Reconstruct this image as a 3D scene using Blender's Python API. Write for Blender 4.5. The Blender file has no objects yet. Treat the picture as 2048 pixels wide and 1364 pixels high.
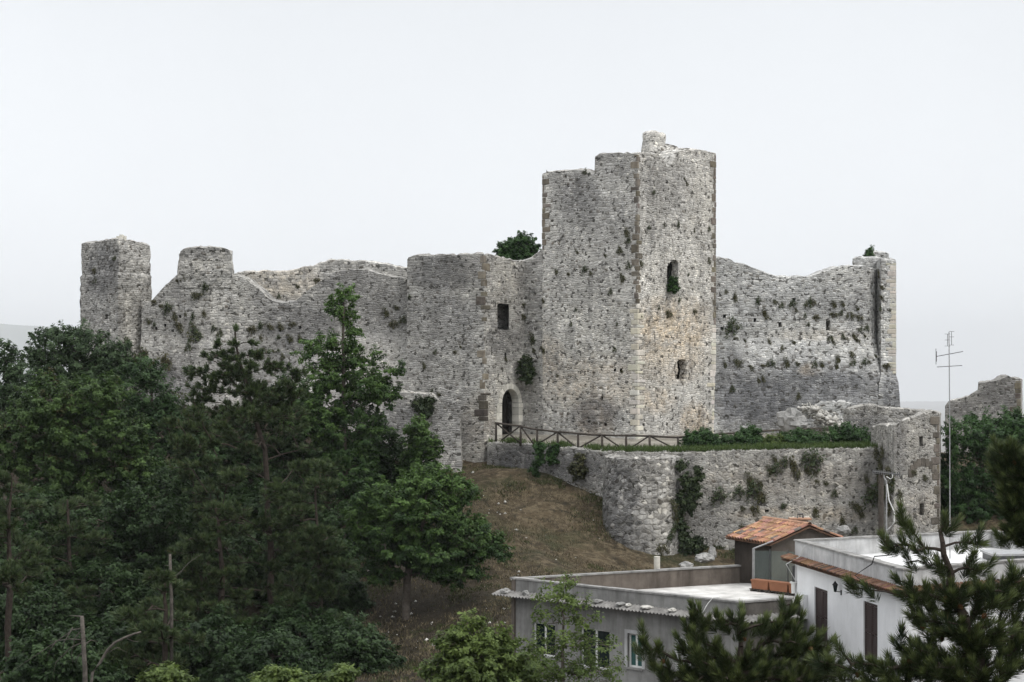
import bpy, bmesh, math, random
import numpy as np
from mathutils import Vector, noise as mnoise
R = math.radians
rng = np.random.default_rng(7)
random.seed(7)
S = bpy.context.scene
COL = S.collection

# ------------------------------------------------------------------ camera, sky, sun, exposure
F, CX, HY = 3600.0, 1024.0, 760.0          # focal length and horizon in photo pixels (2048 x 1364)
cam = bpy.data.cameras.new('camera'); camo = bpy.data.objects.new('camera', cam); COL.objects.link(camo)
cam.sensor_width = 36.0; cam.lens = 36.0 * F / 2048.0
cam.shift_y = (HY - 682.0) / 2048.0
cam.clip_start = 0.5; cam.clip_end = 60000
camo.location = (0, 0, 0); camo.rotation_euler = (R(90), 0, 0)
S.camera = camo
S.view_settings.view_transform = 'Standard'; S.view_settings.look = 'None'
S.view_settings.exposure = 0.2; S.view_settings.gamma = 1.0
SUN_EL, SUN_AZ = R(52), R(128)             # azimuth clockwise from +Y
w = bpy.data.worlds.new('World'); S.world = w; w.use_nodes = True
nt = w.node_tree; nt.nodes.clear()
def wn(t, **k):
    n = nt.nodes.new(t)
    for a, b in k.items(): setattr(n, a, b)
    return n
out = wn('ShaderNodeOutputWorld'); bg = wn('ShaderNodeBackground'); bg.inputs[1].default_value = 0.1
sky = wn('ShaderNodeTexSky', sky_type='NISHITA', sun_disc=False, sun_elevation=SUN_EL, sun_rotation=SUN_AZ,
         air_density=1.0, dust_density=5.0, ozone_density=1.0)
hs = wn('ShaderNodeHueSaturation'); hs.inputs['Saturation'].default_value = 0.25
tc = wn('ShaderNodeTexCoord'); sp = wn('ShaderNodeSeparateXYZ')
ramp = wn('ShaderNodeValToRGB'); cr = ramp.color_ramp
cr.elements[0].position = 0.0; cr.elements[0].color = (1.12, 1.155, 1.19, 1)
cr.elements[1].position = 1.0; cr.elements[1].color = (1.0, 1.02, 1.05, 1)
e = cr.elements.new(.08); e.color = (.99, 1.02, 1.055, 1)
e = cr.elements.new(.22); e.color = (.83, .86, .895, 1)
e = cr.elements.new(.5); e.color = (1.0, 1.02, 1.05, 1)
gain = wn('ShaderNodeMapRange'); gain.inputs[1].default_value = .25; gain.inputs[2].default_value = 1.0
gain.inputs[3].default_value = 10.0; gain.inputs[4].default_value = 21.0
cl = wn('ShaderNodeTexNoise'); cl.inputs['Scale'].default_value = 3.0; cl.inputs['Detail'].default_value = 4
clm = wn('ShaderNodeMapRange'); clm.inputs[1].default_value = .3; clm.inputs[2].default_value = .7
clm.inputs[3].default_value = .962; clm.inputs[4].default_value = 1.03
mul = wn('ShaderNodeMath', operation='MULTIPLY')
vs = wn('ShaderNodeVectorMath', operation='SCALE')
mx = wn('ShaderNodeMixRGB'); mx.inputs[0].default_value = .10
L = nt.links.new
L(tc.outputs['Generated'], sp.inputs[0]); L(sp.outputs[2], ramp.inputs[0]); L(sp.outputs[2], gain.inputs[0])
L(tc.outputs['Generated'], cl.inputs['Vector']); L(cl.outputs[0], clm.inputs[0])
L(gain.outputs[0], mul.inputs[0]); L(clm.outputs[0], mul.inputs[1])
L(ramp.outputs[0], vs.inputs[0]); L(mul.outputs[0], vs.inputs['Scale'])
L(sky.outputs[0], hs.inputs['Color']); L(vs.outputs[0], mx.inputs[1]); L(hs.outputs[0], mx.inputs[2])
L(mx.outputs[0], bg.inputs[0]); L(bg.outputs[0], out.inputs[0])
sun = bpy.data.lights.new('sun', 'SUN'); sun.energy = 1.1; sun.angle = R(25); sun.color = (1, .96, .9)
suno = bpy.data.objects.new('sun', sun); COL.objects.link(suno)
sd = Vector((math.sin(SUN_AZ) * math.cos(SUN_EL), math.cos(SUN_AZ) * math.cos(SUN_EL), math.sin(SUN_EL)))
suno.rotation_euler = sd.to_track_quat('Z', 'Y').to_euler(); suno.location = sd * 60
S.cycles.max_bounces = 6; S.cycles.diffuse_bounces = 3; S.cycles.transmission_bounces = 4; S.cycles.transparent_max_bounces = 6

# ------------------------------------------------------------------ helpers
def P(px, py, Y): return np.array([(px - CX) / F * Y, Y, (HY - py) / F * Y])
def PX(px, Y): return ((px - CX) / F * Y, Y)
def zpy(py, Y): return (HY - py) / F * Y
ROOT = {}
def thing(name, label, cat, loc=(0, 0, 0), group=None, kind=None):
    o = bpy.data.objects.new(name, None); COL.objects.link(o); o.location = [float(v) for v in loc]
    o.empty_display_size = .2
    o['label'] = label; o['category'] = cat
    if group: o['group'] = group
    if kind: o['kind'] = kind
    return o
def tag(o, label=None, cat=None, group=None, kind=None):
    if label: o['label'] = label
    if cat: o['category'] = cat
    if group: o['group'] = group
    if kind: o['kind'] = kind
    return o
def rootloc(o):
    v = np.zeros(3)
    while o is not None: v = v + np.array(o.location); o = o.parent
    return v
def mk(name, V, faces, mat, parent=None, base=None, uv=None, attr=None, smooth=False, mats=None, fmat=None):
    """V (n,3); faces: (m,k) array or list of tuples; uv per loop; attr: dict name -> (n,3) point colours"""
    V = np.asarray(V, dtype=np.float64).reshape(-1, 3)
    off = rootloc(parent) if parent is not None else (np.array(base, float) if base is not None else np.zeros(3))
    me = bpy.data.meshes.new(name)
    if isinstance(faces, np.ndarray):
        m, k = faces.shape
        me.vertices.add(len(V)); me.vertices.foreach_set('co', (V - off).astype(np.float32).ravel())
        me.loops.add(m * k); me.loops.foreach_set('vertex_index', faces.astype(np.int32).ravel())
        me.polygons.add(m); me.polygons.foreach_set('loop_start', np.arange(0, m * k, k, dtype=np.int32))
        me.polygons.foreach_set('loop_total', np.full(m, k, dtype=np.int32))
    else:
        me.from_pydata([tuple(v) for v in (V - off)], [], [tuple(f) for f in faces])
    if uv is not None:
        l = me.uv_layers.new(name='UVMap'); l.data.foreach_set('uv', np.asarray(uv, np.float32).ravel())
    if attr:
        for an, a in attr.items():
            c = me.attributes.new(an, 'FLOAT_COLOR', 'POINT')
            a = np.asarray(a, np.float32); a4 = np.ones((len(V), 4), np.float32); a4[:, :a.shape[1]] = a
            c.data.foreach_set('color', a4.ravel())
    if mats:
        for x in mats: me.materials.append(x)
        me.polygons.foreach_set('material_index', np.asarray(fmat, np.int32))
    else: me.materials.append(mat)
    if smooth: me.polygons.foreach_set('use_smooth', np.ones(len(me.polygons), bool))
    me.update(calc_edges=True); me.validate()
    o = bpy.data.objects.new(name, me); COL.objects.link(o)
    if parent is not None: o.parent = parent
    elif base is not None: o.location = [float(x) for x in off]
    return o
class MB:
    def __init__(s): s.V = []; s.F = []; s.C = []
    def add(s, vs, fs, c=None):
        b = len(s.V); s.V += [tuple(v) for v in vs]; s.F += [tuple(b + i for i in f) for f in fs]
        s.C += [c if c is not None else (1, 1, 1)] * len(vs)
    def hexa(s, b, t, c=None):            # 4 bottom, 4 top (ccw from above)
        s.add(list(b) + list(t), [(3, 2, 1, 0), (4, 5, 6, 7), (0, 1, 5, 4), (1, 2, 6, 5), (2, 3, 7, 6), (3, 0, 4, 7)], c)
    def obox(s, o, a, b, cc, c=None):      # corner o and three edge vectors
        o, a, b, cc = map(lambda q: np.array(q, float), (o, a, b, cc))
        s.hexa([o, o + a, o + a + b, o + b], [o + cc, o + a + cc, o + a + b + cc, o + b + cc], c)
    def prism(s, poly, z0, z1, c=None):
        n = len(poly); vs = [(x, y, z0) for x, y in poly] + [(x, y, z1) for x, y in poly]
        s.add(vs, [tuple(range(n))[::-1], tuple(range(n, 2 * n))] + [(i, (i + 1) % n, n + (i + 1) % n, n + i) for i in range(n)], c)
    def tube(s, pts, r, n=6, r1=None, c=None):
        pts = [Vector(p) for p in pts]; r1 = r if r1 is None else r1; m = len(pts); rings = []
        for i, p in enumerate(pts):
            d = (pts[min(i + 1, m - 1)] - pts[max(i - 1, 0)]).normalized()
            a = d.cross(Vector((0, 0, 1)) if abs(d.z) < .9 else Vector((1, 0, 0))).normalized(); b = d.cross(a)
            rr = r + (r1 - r) * i / (m - 1)
            rings.append([p + a * rr * math.cos(q * 2 * math.pi / n) + b * rr * math.sin(q * 2 * math.pi / n) for q in range(n)])
        vs = [v for g in rings for v in g]; fs = []
        for i in range(m - 1):
            for q in range(n):
                fs.append((i * n + q, i * n + (q + 1) % n, (i + 1) * n + (q + 1) % n, (i + 1) * n + q))
        fs += [tuple(range(n))[::-1], tuple((m - 1) * n + q for q in range(n))]
        s.add(vs, fs, c)
    def build(s, name, mat, parent=None, base=None, smooth=False):
        return mk(name, s.V, s.F, mat, parent, base, attr={'tint': np.array(s.C)}, smooth=smooth)

# ------------------------------------------------------------------ materials
class NT:
    def __init__(s, name):
        s.mat = bpy.data.materials.new(name); s.mat.use_nodes = True; s.t = s.mat.node_tree; s.t.nodes.clear()
        s.out = s.t.nodes.new('ShaderNodeOutputMaterial'); s.b = s.t.nodes.new('ShaderNodeBsdfPrincipled')
        s.t.links.new(s.b.outputs[0], s.out.inputs[0])
        s.b.inputs['Roughness'].default_value = .9; s.b.inputs['Specular IOR Level'].default_value = .2
    def put(s, sock, v):
        if hasattr(v, 'is_output'): s.t.links.new(v, sock)
        elif isinstance(v, (tuple, list)) and sock.type == 'RGBA': sock.default_value = tuple(v) + ((1,) if len(v) == 3 else ())
        else: sock.default_value = v
    def n(s, t, props=None, o=0, **ins):
        nd = s.t.nodes.new(t)
        for k, v in (props or {}).items(): setattr(nd, k, v)
        for k, v in ins.items():
            k = k.replace('_', ' ')
            s.put(nd.inputs[int(k[1:])] if k[0] == 'i' and k[1:].isdigit() else nd.inputs[k], v)
        return nd.outputs[o]
    def m(s, op, a, b=0.0, c=0.0, clamp=False): return s.n('ShaderNodeMath', {'operation': op, 'use_clamp': clamp}, i0=a, i1=b, i2=c)
    def mr(s, v, a, b, c=0., d=1., smooth=False):
        return s.n('ShaderNodeMapRange', {'interpolation_type': 'SMOOTHSTEP' if smooth else 'LINEAR'}, i0=v, i1=a, i2=b, i3=c, i4=d)
    def mix(s, f, a, b, blend='MIX'): return s.n('ShaderNodeMixRGB', {'blend_type': blend}, i0=f, i1=a, i2=b)
    def noise(s, vec, scale, detail=3., rough=.55, o=0):
        return s.n('ShaderNodeTexNoise', None, o, Vector=vec, Scale=scale, Detail=detail, Roughness=rough)
    def comb(s, x, y, z=0.): return s.n('ShaderNodeCombineXYZ', None, 0, i0=x, i1=y, i2=z)
    def ramp(s, f, stops, interp='LINEAR'):
        nd = s.t.nodes.new('ShaderNodeValToRGB'); cr = nd.color_ramp; cr.interpolation = interp
        cr.elements[0].position = stops[0][0]; cr.elements[0].color = tuple(stops[0][1]) + (1,)
        cr.elements[1].position = stops[-1][0]; cr.elements[1].color = tuple(stops[-1][1]) + (1,)
        for p, c in stops[1:-1]:
            e = cr.elements.new(p); e.color = tuple(c) + (1,)
        s.t.links.new(f, nd.inputs[0]); return nd.outputs[0]
    def attr(s, name): return s.n('ShaderNodeAttribute', {'attribute_name': name}, 0)
    def bump(s, h, strength=1., dist=.05):
        s.put(s.b.inputs['Normal'], s.n('ShaderNodeBump', None, 0, Height=h, Strength=strength, Distance=dist))

def g(v, t=(1, 1, 1)): return (v * t[0], v * t[1], v * t[2])
def masonry(name, row=.17, ln=.3, joint=.02, gain=1.0, rubble=False, contrast=1.0, plaster=.42, warm=(1.03, 1.0, .94)):
    t = NT(name)
    uv = t.n('ShaderNodeUVMap', {'uv_map': 'UVMap'})
    sx = t.t.nodes.new('ShaderNodeSeparateXYZ'); t.t.links.new(uv, sx.inputs[0]); u, v = sx.outputs[0], sx.outputs[1]
    n1 = t.m('SUBTRACT', t.noise(uv, .9, 2), .5); n2c = t.noise(uv, 3.6, 3, o=1)
    s2 = t.t.nodes.new('ShaderNodeSeparateXYZ'); t.t.links.new(n2c, s2.inputs[0])
    v2 = t.m('ADD', t.m('MULTIPLY_ADD', n1, .45, v), t.m('MULTIPLY', t.m('SUBTRACT', s2.outputs[0], .5), .12))
    u2 = t.m('ADD', u, t.m('MULTIPLY', t.m('SUBTRACT', s2.outputs[1], .5), .22))
    kk = t.m('MULTIPLY_ADD', t.m('GREATER_THAN', t.noise(uv, .33, 3, .6), .54), .5, 1.)
    u2 = t.m('DIVIDE', u2, kk); v2 = t.m('DIVIDE', v2, kk)
    if rubble:
        vec = t.comb(t.m('DIVIDE', u2, ln), t.m('DIVIDE', v2, row))
        cell = t.n('ShaderNodeTexVoronoi', {'voronoi_dimensions': '2D', 'feature': 'F1'}, 1, Vector=vec, Scale=1., Randomness=.85)
        d = t.n('ShaderNodeTexVoronoi', {'voronoi_dimensions': '2D', 'feature': 'DISTANCE_TO_EDGE'}, 0, Vector=vec, Scale=1., Randomness=.85)
        edge = t.m('MULTIPLY', d, row)
    else:
        r = t.m('DIVIDE', v2, row); fl = t.m('FLOOR', r); fr = t.m('FRACT', r)
        off = t.n('ShaderNodeTexWhiteNoise', {'noise_dimensions': '1D'}, 0, W=fl)
        W = t.m('ADD', t.m('DIVIDE', u2, ln), t.m('MULTIPLY', off, 97.3))
        cell = t.n('ShaderNodeTexVoronoi', {'voronoi_dimensions': '1D', 'feature': 'F1'}, 1, W=W, Scale=1., Randomness=.9)
        d = t.n('ShaderNodeTexVoronoi', {'voronoi_dimensions': '1D', 'feature': 'DISTANCE_TO_EDGE'}, 0, W=W, Scale=1., Randomness=.9)
        edge = t.m('MINIMUM', t.m('MULTIPLY', d, ln), t.m('MULTIPLY', t.m('MINIMUM', fr, t.m('SUBTRACT', 1., fr)), row))
    cs = t.t.nodes.new('ShaderNodeSeparateColor'); t.t.links.new(cell, cs.inputs[0])
    ne = t.m('MULTIPLY', t.m('SUBTRACT', t.noise(uv, 22, 3), .5), .05)
    edge2 = t.m('ADD', edge, ne)
    mask = t.mr(edge2, 0.0, joint * 1.4, smooth=True)
    lo, hi = .44 - .18 * contrast, .45 + .14 * contrast
    stone = t.ramp(cs.outputs[0], [(0, g(lo * .45, (1, .9, .78))), (.05, g(lo * .55, (1, .93, .84))), (.09, g(lo)), (.4, g((lo + .42) / 2)), (.62, g(.44)), (.85, g(hi * .85)), (1, g(hi * 1.12, (1, .98, .93)))])
    mort = t.mr(t.noise(uv, 1.7, 3), .3, .7, .25, .44)
    mortc = t.n('ShaderNodeCombineColor', None, 0, i0=mort, i1=t.m('MULTIPLY', mort, .985), i2=t.m('MULTIPLY', mort, .95))
    smear = t.mr(t.m('ADD', t.noise(uv, .55, 4, .65), t.m('MULTIPLY', t.m('SUBTRACT', cs.outputs[1], .5), .3)), .56 - plaster * .5, .84 - plaster * .4, 0., .9)
    col = t.mix(mask, mortc, stone)
    pl = t.mr(t.noise(uv, 9, 4, .7), .3, .75, .27, .45)
    plc = t.n('ShaderNodeCombineColor', None, 0, i0=pl, i1=t.m('MULTIPLY', pl, .99), i2=t.m('MULTIPLY', pl, .96))
    col = t.mix(t.m('MULTIPLY', smear, .75), col, plc)
    # weather: broad tone, vertical runs, pock marks
    tone = t.mr(t.noise(uv, .28, 5, .6), .3, .7, .70, 1.22)
    run = t.mr(t.noise(t.comb(t.m('MULTIPLY', u, 1.5), t.m('MULTIPLY', v, .16)), 1., 5, .65), .48, .74, 0., .62)
    fine = t.mr(t.noise(uv, 14, 4, .75), .25, .75, .76, 1.24)
    tone2 = t.mr(t.noise(uv, 1.25, 4, .65), .33, .67, .74, 1.2)
    val = t.m('MULTIPLY', t.m('MULTIPLY', t.m('MULTIPLY', tone, tone2), fine), gain)
    col = t.mix(1., col, t.n('ShaderNodeCombineColor', None, 0, i0=t.m('MULTIPLY', val, warm[0]), i1=t.m('MULTIPLY', val, warm[1]), i2=t.m('MULTIPLY', val, warm[2])), 'MULTIPLY')
    st = t.t.nodes.new('ShaderNodeSeparateColor'); t.t.links.new(t.attr('stain'), st.inputs[0])
    nz = t.noise(uv, 1.1, 6, .7); nzf = t.noise(uv, 4.5, 5, .7)
    nn = t.m('ADD', t.m('MULTIPLY', nz, .6), t.m('MULTIPLY', nzf, .4))
    warmf = t.m('MULTIPLY', st.outputs[1], t.mr(nn, .36, .6), clamp=True)
    col = t.mix(t.m('MULTIPLY', warmf, 1.), col, t.mix(1., col, (1.13, .95, .74), 'MULTIPLY'))
    lf = t.m('MULTIPLY', st.outputs[2], t.mr(nn, .36, .6), clamp=True)
    col = t.mix(lf, col, t.mix(1., col, (1.38, 1.35, 1.28), 'MULTIPLY'))
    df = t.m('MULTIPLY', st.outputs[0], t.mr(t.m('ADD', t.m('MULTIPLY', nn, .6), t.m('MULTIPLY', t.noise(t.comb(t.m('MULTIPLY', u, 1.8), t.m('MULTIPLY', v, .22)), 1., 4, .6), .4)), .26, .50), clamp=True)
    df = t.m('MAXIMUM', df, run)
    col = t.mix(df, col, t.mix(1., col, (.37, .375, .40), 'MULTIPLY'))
    pock = t.mr(t.m('ADD', t.noise(uv, 3.3, 3, .6), t.m('MULTIPLY', cs.outputs[2], .13)), .66, .695, 0, .85)
    col = t.mix(pock, col, (.05, .047, .04))
    t.put(t.b.inputs['Base Color'], col)
    h = t.m('ADD', t.mr(edge2, 0., .045, smooth=True), t.m('ADD', t.m('MULTIPLY', t.noise(uv, 12, 4, .7), .5), t.m('MULTIPLY', cs.outputs[2], .45)))
    h = t.m('SUBTRACT', h, t.m('MULTIPLY', pock, 1.5))
    t.bump(h, .62, .045)
    return t.mat
def simple(name, c1, c2=None, scale=6., rough=.85, spec=.2, bump=0., bscale=20., tint=False, metal=0., obj=True, streak=0.):
    t = NT(name); c2 = c2 or c1
    co = t.n('ShaderNodeTexCoord', None, 3)
    f = t.mr(t.noise(co, scale, 5, .65), .32, .68)
    col = t.mix(f, c1, c2)
    if tint: col = t.mix(1., col, t.attr('tint'), 'MULTIPLY')
    if streak:
        mp = t.n('ShaderNodeVectorMath', {'operation': 'MULTIPLY'}, 0, i0=co, i1=(2.2, 2.2, .25))
        col = t.mix(t.mr(t.noise(mp, 1.3, 5, .7), .46, .72, 0., streak), col, t.mix(1., col, (.35, .33, .31), 'MULTIPLY'))
    t.put(t.b.inputs['Base Color'], col); t.b.inputs['Roughness'].default_value = rough
    t.b.inputs['Specular IOR Level'].default_value = spec; t.b.inputs['Metallic'].default_value = metal
    if bump: t.bump(t.noise(co, bscale, 5, .7), .8, bump)
    return t.mat
def leafmat(name, dark, light, trans=.4, rough=.55):
    t = NT(name)
    sp = t.t.nodes.new('ShaderNodeSeparateColor'); t.t.links.new(t.attr('tint'), sp.inputs[0])
    col = t.mix(sp.outputs[0], dark, light)
    col = t.mix(t.m('MULTIPLY', sp.outputs[1], .8), col, (.10, .075, .035))
    t.put(t.b.inputs['Base Color'], col); t.b.inputs['Roughness'].default_value = rough; t.b.inputs['Specular IOR Level'].default_value = .25
    tr = t.t.nodes.new('ShaderNodeBsdfTranslucent'); t.put(tr.inputs[0], col)
    ms = t.t.nodes.new('ShaderNodeMixShader'); ms.inputs[0].default_value = trans
    t.t.links.new(t.b.outputs[0], ms.inputs[1]); t.t.links.new(tr.outputs[0], ms.inputs[2]); t.t.links.new(ms.outputs[0], t.out.inputs[0])
    return t.mat

M = {}
M['keep'] = masonry('keep_masonry', .118, .19, .015, 1.46, plaster=.42)
M['gate'] = masonry('gate_masonry', .122, .195, .015, 1.1, plaster=.42)
M['left'] = masonry('left_masonry', .118, .19, .015, 1.12, plaster=.46)
M['right'] = masonry('right_masonry', .115, .22, .013, 1.32, plaster=.46, warm=(1.0, 1.0, .98))
M['inner'] = masonry('inner_masonry', .17, .26, .018, 1.3, plaster=.5)
M['rubble'] = masonry('bastion_rubble', .185, .25, .028, .92, rubble=True, contrast=1.5, plaster=.30)
M['retain'] = masonry('retaining_rubble', .125, .19, .018, .95, rubble=True, contrast=.95, plaster=.42)
M['ruin'] = masonry('ruin_rubble', .135, .19, .018, 1.0, rubble=True, contrast=.9, plaster=.44)
M['tufa'] = simple('brown_tufa', (.115, .10, .084), (.235, .212, .182), 3.0, .95, .1, .03, 14, tint=True)
M['travertine'] = simple('pale_travertine', (.52, .50, .44), (.74, .71, .64), 2.5, .9, .15, .02, 18, tint=True)
M['plaster'] = simple('grey_plaster', (.175, .173, .166), (.31, .306, .294), 1.1, .95, .1, .01, 30, streak=.6)
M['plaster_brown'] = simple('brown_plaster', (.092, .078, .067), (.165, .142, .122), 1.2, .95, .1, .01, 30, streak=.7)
M['plaster_dark'] = simple('shade_toned_plaster', (.032, .027, .023), (.065, .055, .047), 1.2, .95, .1, .01, 30, streak=.6)  # hut plaster with the shade of its side walls put into the colour
M['plaster_dark2'] = simple('dark_grey_plaster', (.06, .055, .05), (.14, .13, .118), 2.5, .95, .1, .01, 30, streak=.6)  # darker grey than the front plaster, for the right side face
M['coping'] = simple('concrete_coping', (.14, .14, .135), (.34, .33, .315), 2.2, .9, .15, .01, 30)
M['floor'] = simple('terrace_paint', (.36, .35, .33), (.66, .645, .615), 1.3, .8, .2, .004, 20, streak=0)
M['white'] = simple('white_paint', (.66, .665, .67), (.76, .765, .775), 1.2, .85, .2, .006, 25, streak=.10)
M['greywall'] = simple('weathered_white', (.36, .36, .36), (.56, .56, .555), 1.5, .9, .15, .01, 30, streak=.5)
M['roofwhite'] = simple('roof_coating', (.50, .50, .49), (.74, .74, .73), .8, .8, .2, .004, 20)
M['tile'] = simple('terracotta_tile', (.25, .135, .085), (.42, .25, .165), 5., .85, .2, .01, 40, tint=True)
M['eavetile'] = simple('brown_tile', (.10, .062, .042), (.25, .15, .10), 7., .9, .1, .01, 40, tint=True)
M['fibre'] = simple('fibre_cement', (.13, .125, .12), (.30, .29, .275), 3., .95, .1, .01, 30)
M['terra'] = simple('planter_plastic', (.21, .085, .042), (.27, .115, .06), 4, .6, .3)
M['wood'] = simple('weathered_wood', (.045, .038, .032), (.095, .082, .07), 9, .9, .1, .004, 40)
M['darkwood'] = simple('dark_shutter', (.035, .022, .02), (.05, .033, .03), 6, .6, .3)
M['door'] = simple('old_door', (.008, .007, .006), (.018, .014, .011), 6, .8, .2)
M['metal'] = simple('grey_metal', (.28, .28, .28), (.42, .42, .42), 6, .45, .5, metal=.7)
M['darkmetal'] = simple('dark_metal', (.05, .05, .052), (.09, .09, .09), 6, .5, .4, metal=.4)
M['cable_w'] = simple('white_cable', (.6, .6, .58)); M['cable_b'] = simple('black_cable', (.02, .02, .02))
M['frame'] = simple('white_frame', (.62, .62, .6), (.72, .72, .7), 6, .6, .3)
M['teal'] = simple('teal_shutter', (.02, .075, .07), (.035, .10, .09), 5, .6, .3)
M['bark'] = simple('grey_bark', (.075, .062, .05), (.15, .13, .11), 7, .95, .1, .02, 30)
M['barkpine'] = simple('pine_bark', (.028, .022, .018), (.07, .057, .047), 7, .95, .1, .02, 30)
M['deadwood'] = simple('dead_wood', (.06, .053, .046), (.15, .135, .118), 8, .95, .1, .01, 40)
M['conebrown'] = simple('pine_cone', (.10, .045, .02), (.17, .085, .04), 20, .8, .2)
M['rock'] = simple('limestone', (.15, .15, .142), (.42, .41, .395), 1.6, .95, .1, .05, 8)
M['stone'] = simple('pale_stone', (.30, .29, .26), (.62, .60, .56), 3, .95, .1)
tg = NT('dark_glass'); tg.b.inputs['Base Color'].default_value = (.012, .02, .02, 1); tg.b.inputs['Roughness'].default_value = .06; tg.b.inputs['Specular IOR Level'].default_value = .5
M['glass'] = tg.mat
tg = NT('clear_glass'); tg.b.inputs['Base Color'].default_value = (.75, .85, .83, 1); tg.b.inputs['Roughness'].default_value = .03
gl = tg.t.nodes.new('ShaderNodeBsdfTransparent'); gl.inputs[0].default_value = (.80, .85, .83, 1)
ms = tg.t.nodes.new('ShaderNodeMixShader'); ms.inputs[0].default_value = .05
tg.t.links.new(gl.outputs[0], ms.inputs[1]); tg.t.links.new(tg.b.outputs[0], ms.inputs[2]); tg.t.links.new(ms.outputs[0], tg.out.inputs[0])
M['clear'] = tg.mat
M['leaf_maple'] = leafmat('maple_leaf', (0.0306, 0.0605, 0.0176), (0.1035, 0.1702, 0.0470))
M['leaf_grey'] = leafmat('grey_green_leaf', (0.0360, 0.0638, 0.0274), (0.0972, 0.1501, 0.0686))
M['leaf_locust'] = leafmat('locust_leaf', (0.0270, 0.0582, 0.0216), (0.0792, 0.1389, 0.0510))
M['leaf_elm'] = leafmat('elm_leaf', (0.0306, 0.0650, 0.0186), (0.1125, 0.1926, 0.0490))
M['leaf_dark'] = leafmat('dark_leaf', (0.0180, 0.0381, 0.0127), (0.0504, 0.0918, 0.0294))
M['leaf_bright'] = leafmat('bright_leaf', (.066, .10, .026), (.16, .22, .058))
M['leaf_far'] = leafmat('laurel_leaf', (0.0270, 0.0627, 0.0196), (0.0738, 0.1456, 0.0431))
M['leaf_wall'] = leafmat('wall_plant_leaf', (.040, .045, .020), (.105, .105, .050), .2)
M['leaf_ivy'] = leafmat('ivy_leaf', (.026, .042, .018), (.06, .082, .032), .15)
M['needle_mid'] = leafmat('pine_needle_far', (.025, .044, .017), (.098, .135, .050), .15)
M['needle'] = leafmat('pine_needle', (.022, .036, .015), (.12, .15, .052), .15, .45)
M['grass'] = leafmat('green_grass', (.04, .07, .02), (.09, .13, .035), .2)
M['weeds'] = leafmat('slope_weeds', (.035, .045, .018), (.085, .095, .038), .15, .8)
M['drygrass'] = leafmat('dry_grass', (.035, .031, .016), (.20, .165, .10), .15, .8)

# ------------------------------------------------------------------ terrain
ctrl = [(960, 937, 106.5), (900, 932, 107), (850, 925, 107.5), (290, 800, 111), (450, 822, 110), (600, 850, 109), (165, 745, 113), (60, 800, 112),
        (1000, 940, 105), (1100, 968, 102.5), (1205, 985, 100.3), (1205, 1075, 97.5), (1240, 1112, 96.5), (1285, 1136, 95.8), (1360, 1140, 96), (1450, 1120, 97.5),
        (1600, 1120, 98), (1750, 1120, 98), (1870, 1120, 97), (2000, 1080, 100), (940, 1000, 100), (1000, 1080, 93), (1100, 1050, 98.5), (1150, 1010, 100),
        (812, 1262, 83), (700, 1210, 86), (650, 1330, 76), (900, 1265, 79), (1000, 1220, 80), (150, 1300, 78), (0, 1200, 88), (300, 1120, 96), (100, 920, 107)]
CP = [P(*c) for c in ctrl]
CP += [np.array(c, float) for c in [(6, 90, -10.2), (10, 80, -10.6), (5, 70, -10.9), (18, 75, -10.8), (0, 60, -11.5), (15, 55, -11.2), (28, 70, -10.5), (28, 90, -9.5),
       (-25, 60, -13), (-10, 60, -12.5), (-25, 45, -13.5), (0, 45, -12.8), (20, 42, -12), (0, 30, -10.5), (-20, 30, -11), (20, 28, -9.5), (0, 15, -6), (15, 15, -5.5), (-15, 15, -6.2),
       (0, 0, -1.75), (8, 0, -1.8), (-8, 0, -1.8), (0, -10, -1.5), (-30, 0, -2.5), (30, 0, -2.5), (-50, 60, -14), (-50, 100, -9), (50, 60, -12), (50, 100, -9), (-40, 120, -5),
       (-20, 125, -4), (0, 125, -4), (20, 125, -4.5), (45, 125, -7), (0, 150, -12), (-40, 150, -13), (40, 150, -14), (-20, 116, -3), (10, 116, -3.6), (22, 117, -4), (0, 113, -3.6), (-55, 25, -10), (55, 25, -9)]]
CP = np.array(CP)
def tps_k(d2): return np.where(d2 > 1e-9, .5 * d2 * np.log(np.maximum(d2, 1e-9)), 0.)
n_ = len(CP); d2 = ((CP[:, None, :2] - CP[None, :, :2]) ** 2).sum(2)
A_ = np.zeros((n_ + 3, n_ + 3)); A_[:n_, :n_] = tps_k(d2) + np.eye(n_) * 12.0
A_[:n_, n_] = 1; A_[:n_, n_ + 1:] = CP[:, :2]; A_[n_, :n_] = 1; A_[n_ + 1:, :n_] = CP[:, :2].T
W_ = np.linalg.solve(A_, np.concatenate([CP[:, 2], np.zeros(3)]))
def ground(X, Y):
    X = np.atleast_1d(np.asarray(X, float)); Y = np.atleast_1d(np.asarray(Y, float)); sh = X.shape
    X = X.ravel(); Y = Y.ravel()
    xc = np.clip(X, -60, 60); yc = np.clip(Y, -15, 155)
    z = W_[n_] + W_[n_ + 1] * xc + W_[n_ + 2] * yc
    z = z + tps_k((xc[:, None] - CP[None, :, 0]) ** 2 + (yc[:, None] - CP[None, :, 1]) ** 2) @ W_[:n_]
    z = np.clip(z, -22, -1.3)
    d = np.hypot(X - xc, Y - yc); f = np.clip(d / 400, 0, 1); f = f * f * (3 - 2 * f)
    z = z * (1 - f) + (-300.0) * f
    return z.reshape(sh)
def gz(x, y): return float(ground([x], [y])[0])
def graded(lo, hi, step, far):
    a = list(np.arange(lo, hi + step, step)); s = step; q = a[-1]
    while q < far: s *= 1.35; q += s; a.append(q)
    s = step; q = lo; b = []
    while q > -far: s *= 1.35; q -= s; b.append(q)
    return np.array(b[::-1] + a)
xs = graded(-45, 45,   .8, 19000); ys = graded(0, 118, .8, 19000)
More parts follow.
